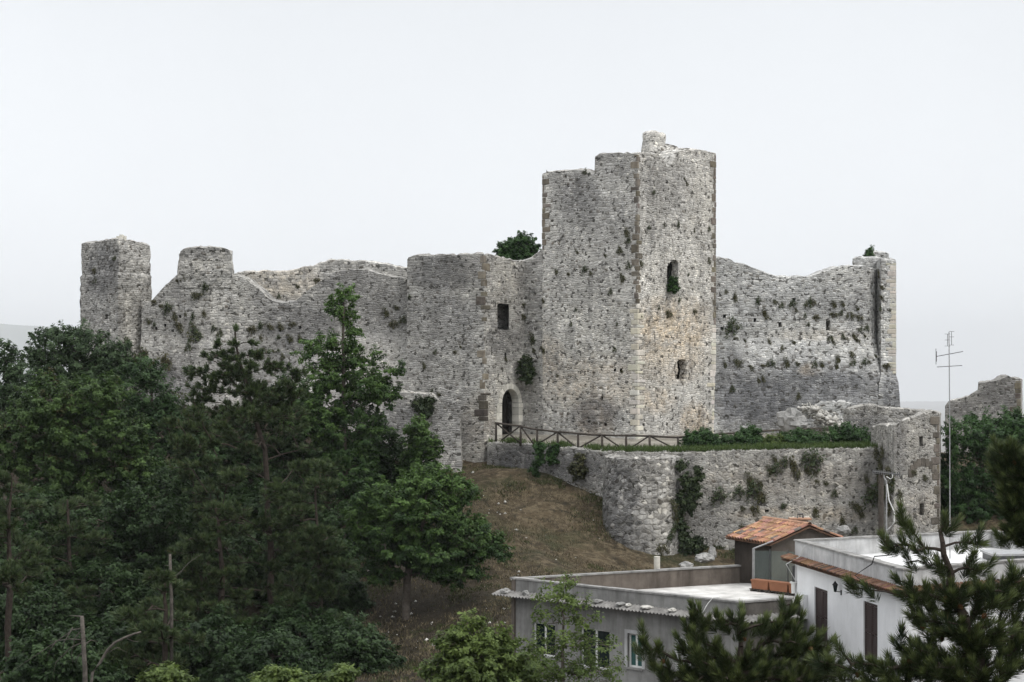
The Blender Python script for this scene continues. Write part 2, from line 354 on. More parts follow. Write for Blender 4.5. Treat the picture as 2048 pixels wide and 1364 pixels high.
XX, YY = np.meshgrid(xs, ys, indexing='ij')
ZZ = np.concatenate([ground(XX[i:i + 20], YY[i:i + 20]) for i in range(0, len(xs), 20)])
inner = (np.abs(XX) < 50) & (YY > -5) & (YY < 125)
for i in range(len(xs)):
    for j in range(len(ys)):
        if inner[i, j]:
            ZZ[i, j] += .30 * mnoise.noise(Vector((XX[i, j] * .35, YY[i, j] * .35, 0))) + .20 * mnoise.noise(Vector((XX[i, j] * 1.1, YY[i, j] * 1.1, 3)))
nx, ny = len(xs), len(ys); idx = np.arange(nx * ny).reshape(nx, ny)
fc = np.stack([idx[:-1, :-1], idx[1:, :-1], idx[1:, 1:], idx[:-1, 1:]], -1).reshape(-1, 4)
t = NT('hillside_soil'); co = t.n('ShaderNodeTexCoord', None, 3)
c = t.mix(t.mr(t.noise(co, .5, 6, .65), .35, .65), (.040, .030, .018), (.115, .086, .050))
c = t.mix(t.mr(t.noise(co, 2.2, 6, .75), .46, .60), c, (.17, .135, .085))
c = t.mix(t.mr(t.noise(co, 1.6, 6, .75), .52, .64), c, (.03, .026, .016))
c = t.mix(t.mr(t.noise(co, .22, 4, .6), .52, .66, 0, .7), c, (.040, .052, .020))
c = t.mix(t.mr(t.noise(co, 14, 4, .7), .55, .75, 0, .7), c, (.022, .018, .012))
sx = t.t.nodes.new('ShaderNodeSeparateXYZ'); t.t.links.new(co, sx.inputs[0])
wood_shade = t.mr(t.m('ADD', t.m('ADD', sx.outputs[0], t.m('MULTIPLY', t.noise(co, .25, 4, .6), 7.)), t.m('MULTIPLY', t.m('SUBTRACT', 90., sx.outputs[1]), -.22)), -1.0, 6.0, .9, 0., True)  # shade of the wood put into the soil colour, masked by position
c = t.mix(wood_shade, c, t.mix(t.noise(co, 3, 5, .7), (.012, .010, .007), (.045, .034, .022)))
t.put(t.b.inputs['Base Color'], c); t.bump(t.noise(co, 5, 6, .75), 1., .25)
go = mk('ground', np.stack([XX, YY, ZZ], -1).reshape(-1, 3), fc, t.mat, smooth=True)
tag(go, 'brown dry hillside falling from the castle towards the houses', 'ground', kind='structure')
# far hill
t = NT('far_hill'); co = t.n('ShaderNodeTexCoord', None, 3)
t.put(t.b.inputs['Base Color'], t.mix(t.mr(t.noise(co, .02, 5), .35, .65), (.035, .055, .03), (.075, .09, .05)))
hx = np.linspace(-13000, 2200, 90); hy = np.linspace(13000, 18000, 26)
HX, HYY = np.meshgrid(hx, hy, indexing='ij')
prof = np.interp(hx / 6.9, [-1900, -1000, -640, -560, -520, -470, -400, -300, 0, 300], [560, 545, 490, 455, 432, 385, 310, 170, -60, -140])
HZ = np.zeros_like(HX)
for i in range(90):
    for j in range(26):
        s = math.sin(math.pi * min(1, j / 14) / 2) if j < 14 else math.cos(math.pi * (j - 14) / 24)
        HZ[i, j] = -299 + (prof[i] + 299) * s * (1 + .04 * mnoise.noise(Vector((HX[i, j] * .0018, HYY[i, j] * .0018, 0)))) + 16 * mnoise.noise(Vector((HX[i, j] * .007, HYY[i, j] * .007, 5)))
HZ *= 1.0
idx = np.arange(90 * 26).reshape(90, 26)
ho = mk('hills', np.stack([HX, HYY, HZ], -1).reshape(-1, 3), np.stack([idx[:-1, :-1], idx[1:, :-1], idx[1:, 1:], idx[:-1, 1:]], -1).reshape(-1, 4), t.mat, smooth=True)
tag(ho, 'faint blue hill on the far horizon beyond the trees', 'hill', kind='structure')

# ------------------------------------------------------------------ masonry walls
def inpoly(px, py, poly):
    r = np.zeros(px.shape, bool); n = len(poly); j = n - 1
    for i in range(n):
        xi, yi = poly[i]; xj, yj = poly[j]
        c = ((yi > py) != (yj > py)) & (px < (xj - xi) * (py - yi) / (yj - yi + 1e-12) + xi)
        r ^= c; j = i
    return r
class Plan:
    def __init__(s, pts, closed=False):
        s.p = np.array(pts, float); s.closed = closed
        if closed: s.p = np.vstack([s.p, s.p[:1]])
        d = np.diff(s.p, axis=0); s.len = np.hypot(d[:, 0], d[:, 1]); s.u = np.concatenate([[0], np.cumsum(s.len)])
        s.d = d / s.len[:, None]; s.nrm = np.stack([s.d[:, 1], -s.d[:, 0]], 1)
    def at(s, u):
        return np.stack([np.interp(u, s.u, s.p[:, 0]), np.interp(u, s.u, s.p[:, 1])], -1)
    def normal(s, u):
        k = np.clip(np.searchsorted(s.u, u, side='right') - 1, 0, len(s.len) - 1); n = s.nrm[k].copy()
        for i, uu in enumerate(s.u):
            a = i - 1; b = i
            if i == 0: a = len(s.len) - 1 if s.closed else 0
            if i == len(s.u) - 1: b = 0 if s.closed else len(s.len) - 1
            v = s.nrm[a] + s.nrm[b]; v = v / max(.35, (1 + s.nrm[a] @ s.nrm[b])) 
            n[np.abs(u - uu) < 1e-4] = v
        return n
    def hit(s, px, seg=None):
        """u, Y where the sight line through px meets the plan, nearest first"""
        k = (px - CX) / F; best = None
        for i in range(len(s.len)):
            if seg is not None and i != seg: continue
            a, b = s.p[i], s.p[i + 1]; fa, fb = a[0] - k * a[1], b[0] - k * b[1]
            if fa == fb: continue
            q = fa / (fa - fb)
            if seg is None and not -1e-6 <= q <= 1 + 1e-6: continue
            Y = a[1] + q * (b[1] - a[1])
            if best is None or Y < best[1]: best = (s.u[i] + q * s.len[i], Y, i)
        if best is None:
            i = int(np.argmin(np.abs((s.p[:, 0] / s.p[:, 1]) - k))); best = (s.u[i], s.p[i][1], min(i, len(s.len) - 1))
        return best
    def uz(s, px, py, seg=None):
        u, Y, i = s.hit(px, seg); return (u, zpy(py, Y))
    def prof(s, pts, seg=None): return [s.uz(*q[:2], q[2] if len(q) > 2 else seg) for q in pts]
UVO = [0]
def ribbon(name, plan, prof, zb, thick, mat, parent=None, holes=(), res=.2, batter=None, blobs=(), jit=.022, topjit=.05, base=None, lid=None, deep=0.):
    """a masonry wall following a plan, its top following prof [(u,z)...], holes = recesses [(u,z) polygon]"""
    prof = sorted(prof); pu = np.array([q[0] for q in prof]); pz = np.array([q[1] for q in prof])
    U = set(np.round(np.arange(0, plan.u[-1] + 1e-6, res), 5)) | {plan.u[-1]}
    keepu = list(plan.u) + [q for q in pu if 0 < q < plan.u[-1]]
    for h in holes: keepu += [q[0] for q in h]
    us = np.array(sorted(U)); keepu = np.array(sorted(set(np.round(keepu, 5))))
    us = np.array([q for q in us if np.min(np.abs(keepu - q)) > res * .3]); us = np.sort(np.concatenate([us, keepu]))
    us[-1] = plan.u[-1]; us[0] = 0
    top = np.interp(us, pu, pz)
    zlev = np.arange(zb, top.max() + res, res)
    for h in holes:
        for q in h:
            k = int(np.argmin(np.abs(zlev - q[1]))); zlev[k] = q[1]
    nv = len(zlev)
    pos = plan.at(us); nr = plan.normal(us); mit = plan.normal(plan.u); seed = random.random() * 100
    tj = np.array([topjit * (mnoise.noise(Vector((q * 1.7, seed, 0))) + .8 * mnoise.noise(Vector((q * 5.5, seed, 9)))) + topjit * .6 * mnoise.cell(Vector((q * 3.6, seed, 2))) for q in us])
    Z = np.minimum(zlev[None, :], (top + tj)[:, None])
    nu = len(us)
    lay = [0, .3, .7, 1.0]
    Vs = []
    for li, d in enumerate(lay):
        G = np.zeros((nu, nv, 3)); inn_ = plan.p - mit * d * thick
        pin = np.stack([np.interp(us, plan.u, inn_[:, 0]), np.interp(us, plan.u, inn_[:, 1])], -1)
        if li == 4: pin = pos - nr * d * thick
        for i in range(nu):
            for j in range(nv):
                z = Z[i, j]; b = batter(z, us[i]) if (batter and li == 0) else 0.
                x = pin[i] + nr[i] * b
                jj = jit * (mnoise.noise(Vector((us[i] * 2.3, z * 3.1, seed + li * 7))) + .9 * mnoise.noise(Vector((us[i] * 7.1, z * 8.3, seed + li * 7))))
                zz = z
                if zlev[j] >= top[i] and li in (1, 2): zz = z + .10 + topjit * mnoise.noise(Vector((us[i] * 3, d * 9, seed)))
                G[i, j] = (x[0] + nr[i][0] * jj, x[1] + nr[i][1] * jj, zz)
        Vs.append(G.reshape(-1, 3))
    V = np.concatenate(Vs); NG = nu * nv
    ci, cj = np.meshgrid(np.arange(nu - 1), np.arange(nv - 1), indexing='ij')
    uc = (us[:-1] + us[1:]) / 2; zc = (zlev[:-1] + zlev[1:]) / 2
    # cells that still have some height
    h0 = Z[:-1, 1:] - Z[:-1, :-1]; h1 = Z[1:, 1:] - Z[1:, :-1]
    keep = (h0 > 1e-4) | (h1 > 1e-4); hole = np.zeros_like(keep)
    UCm, ZCm = np.meshgrid(uc, zc, indexing='ij')
    for h in holes: hole |= inpoly(UCm, ZCm, h)
    keep &= ~hole
    lb_ = 3
    vid = lambda i, j: i * nv + j
    # merge collapsed vertices: column i, all j above top share coordinates -> remap to first
    rem = np.arange(NG).reshape(nu, nv)
    for i in range(nu):
        k = int(np.searchsorted(zlev, top[i] + tj[i]))
        if k < nv: rem[i, k:] = rem[i, k]
    faces = []; uvs = []
    uo = UVO[0]; UVO[0] += 37.3
    uvv = lambda vi, d=0.: (us[vi // nv] + uo + d, V[vi][2] + d)
    edges = {}; hed = {}
    for i in range(nu - 1):
        for j in range(nv - 1):
            q = [rem[i, j], rem[i + 1, j], rem[i + 1, j + 1], rem[i, j + 1]]
            p = [q[k] for k in range(4) if q[k] != q[k - 1]]
            if len(p) < 3: continue
            if keep[i, j]:
                faces.append(tuple(p)); uvs += [uvv(a) for a in p]
                for k in range(len(p)):
                    e = (p[k], p[(k + 1) % len(p)])
                    if (e[1], e[0]) in edges: del edges[(e[1], e[0])]
                    else: edges[e] = 1
            bl = lb_ if hole[i, j] else 3
            faces.append(tuple(a + bl * NG for a in p[::-1])); uvs += [uvv(a) for a in p[::-1]]
            if hole[i, j] and deep:
                for k in range(len(p)):
                    e = (p[(k + 1) % len(p)], p[k])
                    if (e[1], e[0]) in hed: del hed[(e[1], e[0])]
                    else: hed[e] = 1
    hset = set(hed)
    for a, b in edges:
        ia, ib = a // nv, b // nv
        if plan.closed and ia == ib and ia in (0, nu - 1): continue
        for l in range(1 if deep and ((a, b) in hset or (b, a) in hset) else 3):  # deep: reveals stop short, leaving an unseen cavity so openings go dark
            faces.append((b + l * NG, a + l * NG, a + (l + 1) * NG, b + (l + 1) * NG))
            d0, d1 = lay[l] * thick, lay[l + 1] * thick; flat = abs(us[ia] - us[ib]) >= abs(V[a][2] - V[b][2])
            uw = lambda vi, d: (us[vi // nv] + uo + (0 if flat else d), V[vi][2] + (d if flat else 0))
            uvs += [uw(b, d0), uw(a, d0), uw(a, d1), uw(b, d1)]
    st = np.zeros((len(V), 3))
    if blobs:
        ppx = CX + F * V[:, 0] / V[:, 1]; ppy = HY - F * V[:, 2] / V[:, 1]
        for bx, by, rx, ry, ch, s in blobs:
            d = ((ppx - bx) / rx) ** 2 + ((ppy - by) / ry) ** 2
            st[:, 'dwl'.index(ch)] = np.maximum(st[:, 'dwl'.index(ch)], s * np.clip(1.35 - d, 0, 1))
    if lid is not None:
        k0 = len(V); q = plan.at(plan.u[:-1] if plan.closed else plan.u)
        q = q - plan.normal(plan.u[:len(q)]) * thick * .6
        V = np.vstack([V, np.column_stack([q, np.full(len(q), lid)])]); st = np.vstack([st, np.zeros((len(q), 3))])
        faces.append(tuple(range(k0, k0 + len(q)))[::-1]); uvs += [(x + uo, y) for x, y in q[::-1]]
        if V[faces[-1][0]][2] is not None:
            a = q[:, 0] * np.roll(q[:, 1], -1) - q[:, 1] * np.roll(q[:, 0], -1)
    used = np.unique(np.concatenate([np.array(f) for f in faces])); mp = np.full(len(V), -1); mp[used] = np.arange(len(used))
    fl = [tuple(int(mp[a]) for a in f) for f in faces]
    return mk(name, V[used], fl, mat, parent, base, uv=uvs, attr={'stain': st[used]})
def quoins(name, corner, d1, d2, z0, z1, mat, parent, h=.34, a=(.25, .5), proud=.03, skip=0., tint=(.75, 1.2), d2on=True):
    mb = MB(); z = z0; k = 0; d1 = np.array([*d1, 0.]); d2 = np.array([*d2, 0.]); c = np.array([*corner, 0.])
    while z < z1 - .1:
        hh = min(h * random.uniform(.6, 1.4), z1 - z)
        la, lb = (a[1], a[0]) if k % 2 else (a[0], a[1]); la *= random.uniform(.55, 1.3); lb *= random.uniform(.55, 1.3)
        if True:
            pr = proud * random.uniform(.5, 1.3) if random.random() >= skip else -.05
            o = c - (d1 + d2) * pr + np.array([0, 0, z + .012]); tv = random.uniform(*tint)
            mb.obox(o, d1 * (la + pr), d2 * (lb + pr), (0, 0, hh - .02), (tv, tv * random.uniform(.94, 1.02), tv * random.uniform(.86, 1.02)))
        z += hh; k += 1
    o = mb.build(name, mat, parent)
    b = o.modifiers.new('edge', 'BEVEL'); b.width = .03; b.segments = 2
    return o

castle = thing('castle', 'ruined grey stone castle with tall square keep and long broken curtain walls on the hilltop', 'castle', (0, 108, -3.2))
# --- the keep
e1 = np.array([-.788, .616]); e2 = np.array([.643, .766])
C0 = np.array(PX(1275, 105)); KL = C0 + e1 * 6.94; KR = C0 + e2 * 8.2; KB = KL + KR - C0
pk = Plan([KL, C0, KR, KB], closed=True)
top = pk.prof([(1085.5, 348), (1095, 343), (1120, 342), (1150, 340), (1168, 343), (1180, 349), (1189, 348), (1190.2, 314), (1200, 308), (1240, 305), (1274.9, 306)], 0)
top += pk.prof([(1275.5, 306), (1310, 307), (1322, 313), (1329, 324), (1334, 336), (1342, 331), (1350, 314), (1357, 303), (1375, 299), (1400, 300), (1429, 306)], 1)
ub = pk.u
top += [(ub[2] + .01, zpy(306, 111)), (ub[2] + 3, 13.6), (ub[3] - 1, 13.2), (ub[3] + 2, 12.6), (ub[4] - .3, 12.3), (ub[4], zpy(348, 109))]
top = [(0, zpy(348, 109))] + top
w1 = pk.prof([(1334, 532), (1340, 523), (1351, 520), (1357, 528), (1355, 558), (1360, 578), (1352, 584), (1334, 583)], 1)
w2 = pk.prof([(1354, 722), (1362, 716), (1371, 719), (1374, 744), (1373, 756), (1365, 762), (1353, 758), (1352, 749), (1356, 745)], 1)
holes = [w1, w2] + [pk.prof([(x - 2.4, y - 3), (x + 2.4, y - 3), (x + 2.4, y + 3), (x - 2.4, y + 3)], 0) for x, y in [(1145, 844), (1177, 844), (1211, 848), (1259, 846), (1230, 742), (1242, 740), (1204, 795)]] \
    + [pk.prof([(x - 2, y - 3), (x + 2, y - 3), (x + 2, y + 3), (x - 2, y + 3)], 1) for x, y in [(1287, 848), (1334, 848), (1334, 364), (1352, 796)]]
kb = [(1345, 660, 75, 55, 'w', .95), (1345, 620, 80, 30, 'w', .5), (1340, 720, 80, 50, 'w', .55), (1310, 800, 40, 30, 'w', .6), (1390, 840, 30, 35, 'w', .9), (1190, 770, 110, 60, 'w', .45), (1090, 720, 40, 50, 'w', .5),
      (1190, 840, 40, 40, 'w', .6), (1190, 830, 55, 45, 'd', .95), (1120, 850, 60, 30, 'd', .3), (1350, 380, 60, 70, 'd', .42), (1300, 370, 14, 55, 'd', .4), (1160, 400, 60, 60, 'd', .65), (1220, 330, 50, 40, 'd', .5),
      (1130, 360, 50, 20, 'd', .4), (1210, 440, 70, 70, 'd', .4), (1340, 830, 60, 40, 'd', .3), (1200, 660, 90, 80, 'l', .35), (1350, 560, 80, 60, 'l', .35), (1400, 400, 40, 80, 'l', .4), (1350, 690, 80, 40, 'l', .4)]
keep = ribbon('keep', pk, top, -6.5, 1.5, M['keep'], castle, holes, .15, None, kb, lid=11.0, deep=2.2)  # unseen lid slab and hollow wall added to keep the windows dark
zc = lambda py: zpy(py, 105)
quoins('corner_stones', C0, e1, e2, zc(606), zc(309), M['tufa'], keep, .36, (.14, .38), .025, skip=.10, tint=(.7, 1.35))
quoins('corner_stones', C0, e1, e2, zc(880), zc(608), M['travertine'], keep, .27, (.18, .60), .03, tint=(.85, 1.1))
zr = lambda py: zpy(py, 111.2)
quoins('corner_stones', KR, -e2, (KB - KR) / np.linalg.norm(KB - KR), zr(650), zr(310), M['tufa'], keep, .36, (.2, .5), .03, skip=.12)
quoins('corner_stones', KR, -e2, (KB - KR) / np.linalg.norm(KB - KR), zr(880), zr(650), M['travertine'], keep, .3, (.35, .75), .03, tint=(.85, 1.1))
zl = lambda py: zpy(py, 109.2)
quoins('corner_stones', KL, -e1, (KB - KL) / np.linalg.norm(KB - KL), zl(500), zl(352), M['tufa'], keep, .36, (.22, .5), .03)
# round chimney stub and the broken arch stump on the keep
cc = np.array(PX(1308, 111.5)); rr = 22 / F * 111.5
ang = np.linspace(0, 2 * math.pi, 17)[:-1]
pch = Plan([(cc[0] + rr * math.cos(a), cc[1] + rr * math.sin(a)) for a in ang[::1]], closed=True)
ribbon('chimney_stack', pch, [(0, zpy(266, 111)), (pch.u[-1] / 2, zpy(264, 111)), (pch.u[-1], zpy(266, 111))], 10.8, .5, M['keep'], keep, res=.13, jit=.06, batter=lambda z, u: .12 * math.exp(-((z - zpy(300, 111)) / .4) ** 2) + .05 * math.exp(-((z - zpy(272, 111)) / .25) ** 2), lid=zpy(268, 111))
pst = Plan([PX(1322, 112), PX(1366, 114)])
ribbon('wall_stump', pst, pst.prof([(1318, 304), (1330, 301), (1338, 297), (1343, 291), (1349, 290), (1356, 295), (1366, 301)]), 10.5, 1.2, M['keep'], keep, res=.15)
# --- the gatehouse
KI = C0 + e1 * 8.36
eg = np.array([.643, .766])
GG = KI - eg * 3.74
Wg = np.array([GG[0] - .906 * 5.2, GG[1] + .4226 * 5.2])
inn = np.array([.616, .788]) * .06
pg = Plan([Wg + np.array([.5, 5.0]), Wg, GG, KI + inn, C0 + e1 * 6.0 + inn])
tg_ = [(0, zpy(540, 112)), (pg.u[1] - .01, zpy(520, 110))] + pg.prof([(812, 519), (817, 514), (830, 511), (880, 511), (950, 508), (968, 507)], 1) + pg.prof([(969, 508), (985, 510), (1005, 516), (1030, 522), (1047, 524)], 2) + \
    pg.prof([(1050, 522), (1060, 518), (1070, 509), (1084, 500), (1090, 499)], 3)
GH = [pg.prof([(995, 608), (1018, 608), (1018, 659), (995, 659)], 2), pg.prof([(1009, 706), (1013, 706), (1013, 722), (1009, 722)], 2)]
def gp(px, py): return pg.uz(px, py, 2)
uL, zB = gp(1003, 872); uR, _ = gp(1036.5, 872); zS = gp(1020, 806)[1]; ra = (uR - uL) / 2; uM = (uL + uR) / 2
arch = [(uL, zB - .3)] + [(uM - ra * math.cos(a), zS + ra * 1.1 * math.sin(a)) for a in np.linspace(0, math.pi, 15)] + [(uR, zB - .3)]
GH.append([(uM + (q[0] - uM) * 1.12, zS + (q[1] - zS) * (1.06 if q[1] > zS else 1)) for q in arch])
gb = [(890, 545, 90, 40, 'd', .75), (880, 640, 90, 60, 'd', .5), (930, 560, 30, 50, 'l', .5), (1010, 570, 30, 50, 'l', .6), (1005, 680, 40, 40, 'd', .55), (900, 850, 60, 60, 'd', .4), (1000, 780, 50, 40, 'l', .4), (960, 840, 40, 50, 'w', .3), (945, 900, 40, 30, 'l', .4), (1060, 560, 30, 40, 'd', .5), (1070, 640, 30, 60, 'd', .4), (850, 700, 40, 60, 'd', .4)]
gate = ribbon('gatehouse', pg, tg_, -7.2, 1.1, M['gate'], castle, GH, .14, None, gb, deep=2.2)  # wall left hollow behind window and gate to darken them
quoins('corner_stones', GG, (Wg - GG) / np.linalg.norm(Wg - GG), eg, zpy(643, 107.3), zpy(511, 107.3), M['tufa'], gate, .38, (.18, .42), .025, skip=.12, tint=(.65, 1.25))
quoins('corner_stones', GG, (Wg - GG) / np.linalg.norm(Wg - GG), eg, zpy(790, 107.3), zpy(700, 107.3), M['tufa'], gate, .42, (.15, .42), .02, skip=.35, tint=(1.1, 1.6))
quoins('corner_stones', GG, (Wg - GG) / np.linalg.norm(Wg - GG), eg, zpy(842, 107.3), zpy(786, 107.3), M['tufa'], gate, .42, (.3, .62), .035, tint=(.35, .6))
# arch surround
def g3(u, z, d=0.):
    q = pg.at(np.array([u]))[0] + pg.nrm[2] * d; return (q[0], q[1], z)
mb = MB(); ro = ra * 1.38; th = .16
def arcp(r, a, ry): return (uM - r * math.cos(a), zS + ry * math.sin(a))
angs = np.linspace(0, math.pi, 12)
for a0, a1 in zip(angs[:-1], angs[1:]):
    s = (a1 - a0) * .04; tv = random.uniform(.8, 1.1)
    q = [arcp(ra, a0 + s, ra * 1.1), arcp(ro, a0 + s, ro * 1.1), arcp(ro, a1 - s, ro * 1.1), arcp(ra, a1 - s, ra * 1.1)]
    mb.hexa([g3(*p, -.5) for p in q], [g3(*p, .05) for p in q], (tv, tv, tv))
for sgn in (-1, 1):
    z = zB - .3
    while z < zS - .02:
        h = min(random.uniform(.3, .5), zS - z); tv = random.uniform(.75, 1.1)
        wd = ro * random.uniform(.95, 1.12) if sgn > 0 else ro * random.uniform(1.0, 1.4)
        ua, ub_ = uM + sgn * ra, uM + sgn * wd
        q = [(ua, z), (ub_, z), (ub_, z + h - .02), (ua, z + h - .02)]
        mb.hexa([g3(*p, -.5) for p in q], [g3(*p, .045) for p in q], (tv, tv, tv)); z += h
ao = mb.build('arch_surround', M['travertine'], gate)
mb = MB(); kx = 7
for k in range(kx):
    ua = uL - .05 + (uR - uL + .1) * k / kx; ub_ = uL - .05 + (uR - uL + .1) * (k + 1) / kx - .02; um = (ua + ub_) / 2
    zt = zS + 1.08 * math.sqrt(max(0.02, ra ** 2 - min(abs(um - uM), ra * .98) ** 2))
    q = [(ua, zB - .3), (ub_, zB - .3), (ub_, zt), (ua, zt)]
    mb.hexa([g3(*p, -.85) for p in q], [g3(*p, -.78) for p in q])
mb.hexa([g3(*p, -.78) for p in [(uL, zB + .5), (uR, zB + .5), (uR, zB + .62), (uL, zB + .62)]], [g3(*p, -.73) for p in [(uL, zB + .5), (uR, zB + .5), (uR, zB + .62), (uL, zB + .62)]])
mb.build('gate_door', M['door'], gate)
# --- outwork low wall left of the gatehouse
po = Plan([PX(735, 107.2), PX(862, 106.3), PX(917, 105.9), PX(919, 107.5)])
ribbon('outwork_wall', po, po.prof([(735, 778), (780, 783), (835, 787), (860, 789), (872, 796), (890, 812), (905, 826), (916, 836)]) + [(po.u[-1], zpy(838, 107))], -7.5, .9, M['gate'], castle, (), .16, lambda z, u: max(0, -1 - z) * .05,
       [(890, 850, 40, 60, 'd', .55), (800, 840, 60, 40, 'd', .7)])
# --- left curtain wall, its turret, the left tower, the far wall seen through the gap
pc = Plan([PX(283, 113.1), PX(480, 112.0), PX(640, 111.1), PX(822, 110.25)])
tc_ = pc.prof([(283, 602), (300, 602), (315, 588), (340, 561), (358, 546), (365, 546), (461, 552), (478, 553), (492, 557), (510, 572), (530, 590), (545, 602), (565, 607), (590, 602), (605, 590), (640, 562), (670, 545), (700, 540), (735, 539), (760, 548), (790, 555), (822, 557)])
bat = lambda z, u: np.interp(z, [-6, -2, zpy(690, 112), zpy(670, 112)], [1.5, .95, .18, 0.])
cb = [(350, 600, 60, 40, 'd', .35), (450, 620, 60, 50, 'l', .3), (600, 650, 90, 70, 'd', .7), (700, 570, 70, 50, 'd', .6), (770, 620, 60, 80, 'd', .5), (330, 770, 80, 60, 'd', .85), (540, 600, 50, 30, 'd', .5), (730, 720, 60, 40, 'l', .4), (330, 640, 60, 30, 'd', .4), (520, 730, 120, 50, 'd', .5)]
cur = ribbon('curtain_wall', pc, tc_, -7, 1.6, M['left'], castle, [pc.prof([(x - 2.5, y - 3), (x + 2.5, y - 3), (x + 2.5, y + 3), (x - 2.5, y + 3)]) for x, y in [(330, 650), (312, 655), (345, 660), (520, 655), (560, 660), (600, 655), (360, 633)]], .17, bat, cb)
pt = Plan([PX(358.5, 116), PX(357, 112.6), PX(463, 111.95), PX(466, 116)])
ribbon('turret', pt, [(0, zpy(505, 114)), (pt.u[1] - .05, zpy(509, 113))] + pt.prof([(357.5, 512), (361, 502), (368, 497), (385, 495), (420, 495), (445, 495), (455, 498), (460, 506)], 1) + [(pt.u[2], zpy(514, 112)), (pt.u[3], zpy(500, 115))],
       zpy(575, 112), 1.1, M['left'], castle, (), .15, lambda z, u: .06 * math.sin(z * 3), [(410, 505, 60, 14, 'd', .5), (410, 530, 40, 15, 'l', .3)], jit=.06)
pl = Plan([PX(163.5, 115.2), PX(237, 112.2), PX(300.5, 114.4), PX(294, 117.5), PX(176, 118)], closed=True)
tl = [(0, zpy(488, 115.2))] + pl.prof([(168, 487), (200, 483), (225, 479), (236, 478)], 0) + pl.prof([(238, 478), (255, 479), (270, 482), (285, 487), (300, 493)], 1) + [(pl.u[3], zpy(488, 117)), (pl.u[4], zpy(484, 117)), (pl.u[5], zpy(488, 115.2))]
ltw = ribbon('corner_tower', pl, tl, -4, 1.0, M['left'], castle, [pl.prof([(212, 628), (217, 628), (217, 638), (212, 638)], 0)], .16, lambda z, u: .07 if z < zpy(550, 114) else .0,
             [(205, 540, 40, 70, 'd', .8), (190, 620, 40, 40, 'd', .3), (270, 500, 40, 30, 'd', .25), (262, 640, 25, 60, 'l', .6), (230, 600, 20, 80, 'l', .25)], jit=.05, lid=zpy(492, 114))
mb = MB()
for x, y, s in [(236, 478, .22), (243, 477, .3), (250, 477, .2), (232, 480, .18)]:
    q = P(x, y, 113); mb.prism([(q[0] + s * .5 * math.cos(a), q[1] + s * .5 * math.sin(a)) for a in np.linspace(0, 6.28, 6)[:-1]], q[2] - .2, q[2] + s * .8, (1, 1, 1))
mb.build('loose_blocks', M['travertine'], ltw)
pb = Plan([PX(430, 121), PX(640, 122.5), PX(850, 121)])
ribbon('curtain_wall', pb, pb.prof([(430, 570), (462, 551), (490, 543), (540, 543), (580, 543), (615, 533), (655, 522), (680, 521), (755, 525), (780, 531), (810, 536), (850, 545)]), -4, 1.2, M['inner'], castle, (), .2, None,
       [(560, 580, 80, 40, 'l', .45), (560, 560, 80, 40, 'w', .35), (700, 535, 60, 15, 'd', .3)])
# --- right curtain wall and its end tower
pr = Plan([PX(1422, 111.8), PX(1560, 112.2), PX(1700, 112.7), PX(1735, 113.1), PX(1748, 113.7), PX(1757, 115.2)])
tr_ = pr.prof([(1422, 514), (1440, 515), (1460, 519), (1480, 527), (1510, 537), (1535, 547), (1555, 553), (1585, 554), (1618, 553), (1640, 547), (1655, 541), (1675, 534), (1700, 532), (1735, 533), (1747, 537), (1756, 540)])
rbat = lambda z, u: float(np.interp(z, [-4, .4, zpy(682, 112), zpy(676, 112)], [.75, .62, .06, 0.]))
RH = [pr.prof([(1652, 641), (1661, 641), (1661, 660), (1652, 660)])] + [pr.prof([(x - 3, y - 4), (x + 3, y - 4), (x + 3, y + 4), (x - 3, y + 4)]) for x, y in [(1444, 656), (1449, 631), (1530, 625), (1588, 600), (1560, 650), (1510, 640)]] + [pr.prof([(1742, 566), (1746, 566), (1746, 590), (1742, 590)])]
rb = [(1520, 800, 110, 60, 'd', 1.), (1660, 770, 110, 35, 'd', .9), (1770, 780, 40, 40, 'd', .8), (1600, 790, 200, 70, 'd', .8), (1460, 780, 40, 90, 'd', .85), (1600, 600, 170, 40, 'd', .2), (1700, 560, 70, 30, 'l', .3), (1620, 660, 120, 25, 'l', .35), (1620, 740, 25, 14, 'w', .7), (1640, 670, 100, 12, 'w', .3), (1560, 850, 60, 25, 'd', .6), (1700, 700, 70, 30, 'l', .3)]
rw = ribbon('curtain_wall', pr, tr_, -5, 1.6, M['right'], castle, RH, .16, rbat, rb)
pr2 = Plan([PX(1752, 114.6), PX(1762, 113.0), PX(1792, 113.3), PX(1790, 117.5), PX(1745, 118)], closed=True)
ribbon('corner_tower', pr2, [(0, zpy(522, 114)), (pr2.u[1], zpy(519, 113)), (pr2.u[2], zpy(523, 113.3)), (pr2.u[3], zpy(519, 117)), (pr2.u[5], zpy(522, 114))], -5, 1.0, M['right'], castle, (), .16,
       lambda z, u: float(np.interp(z, [-2, zpy(765, 113), zpy(750, 113)], [.3, .14, 0.])), [(1785, 790, 30, 50, 'd', .8), (1760, 560, 8, 80, 'd', .4), (1780, 600, 30, 100, 'l', .3)], lid=zpy(524, 114))
q2 = pr2.p[2]; 
quoins('corner_stones', q2, pr2.p[1] - q2 and (pr2.p[1] - q2) / np.linalg.norm(pr2.p[1] - q2) if False else (pr2.p[1] - q2) / np.linalg.norm(pr2.p[1] - q2), (pr2.p[3] - q2) / np.linalg.norm(pr2.p[3] - q2), zpy(748, 113.3), zpy(526, 113.3), M['travertine'], rw, .27, (.42, .62), .02, tint=(.7, .95))
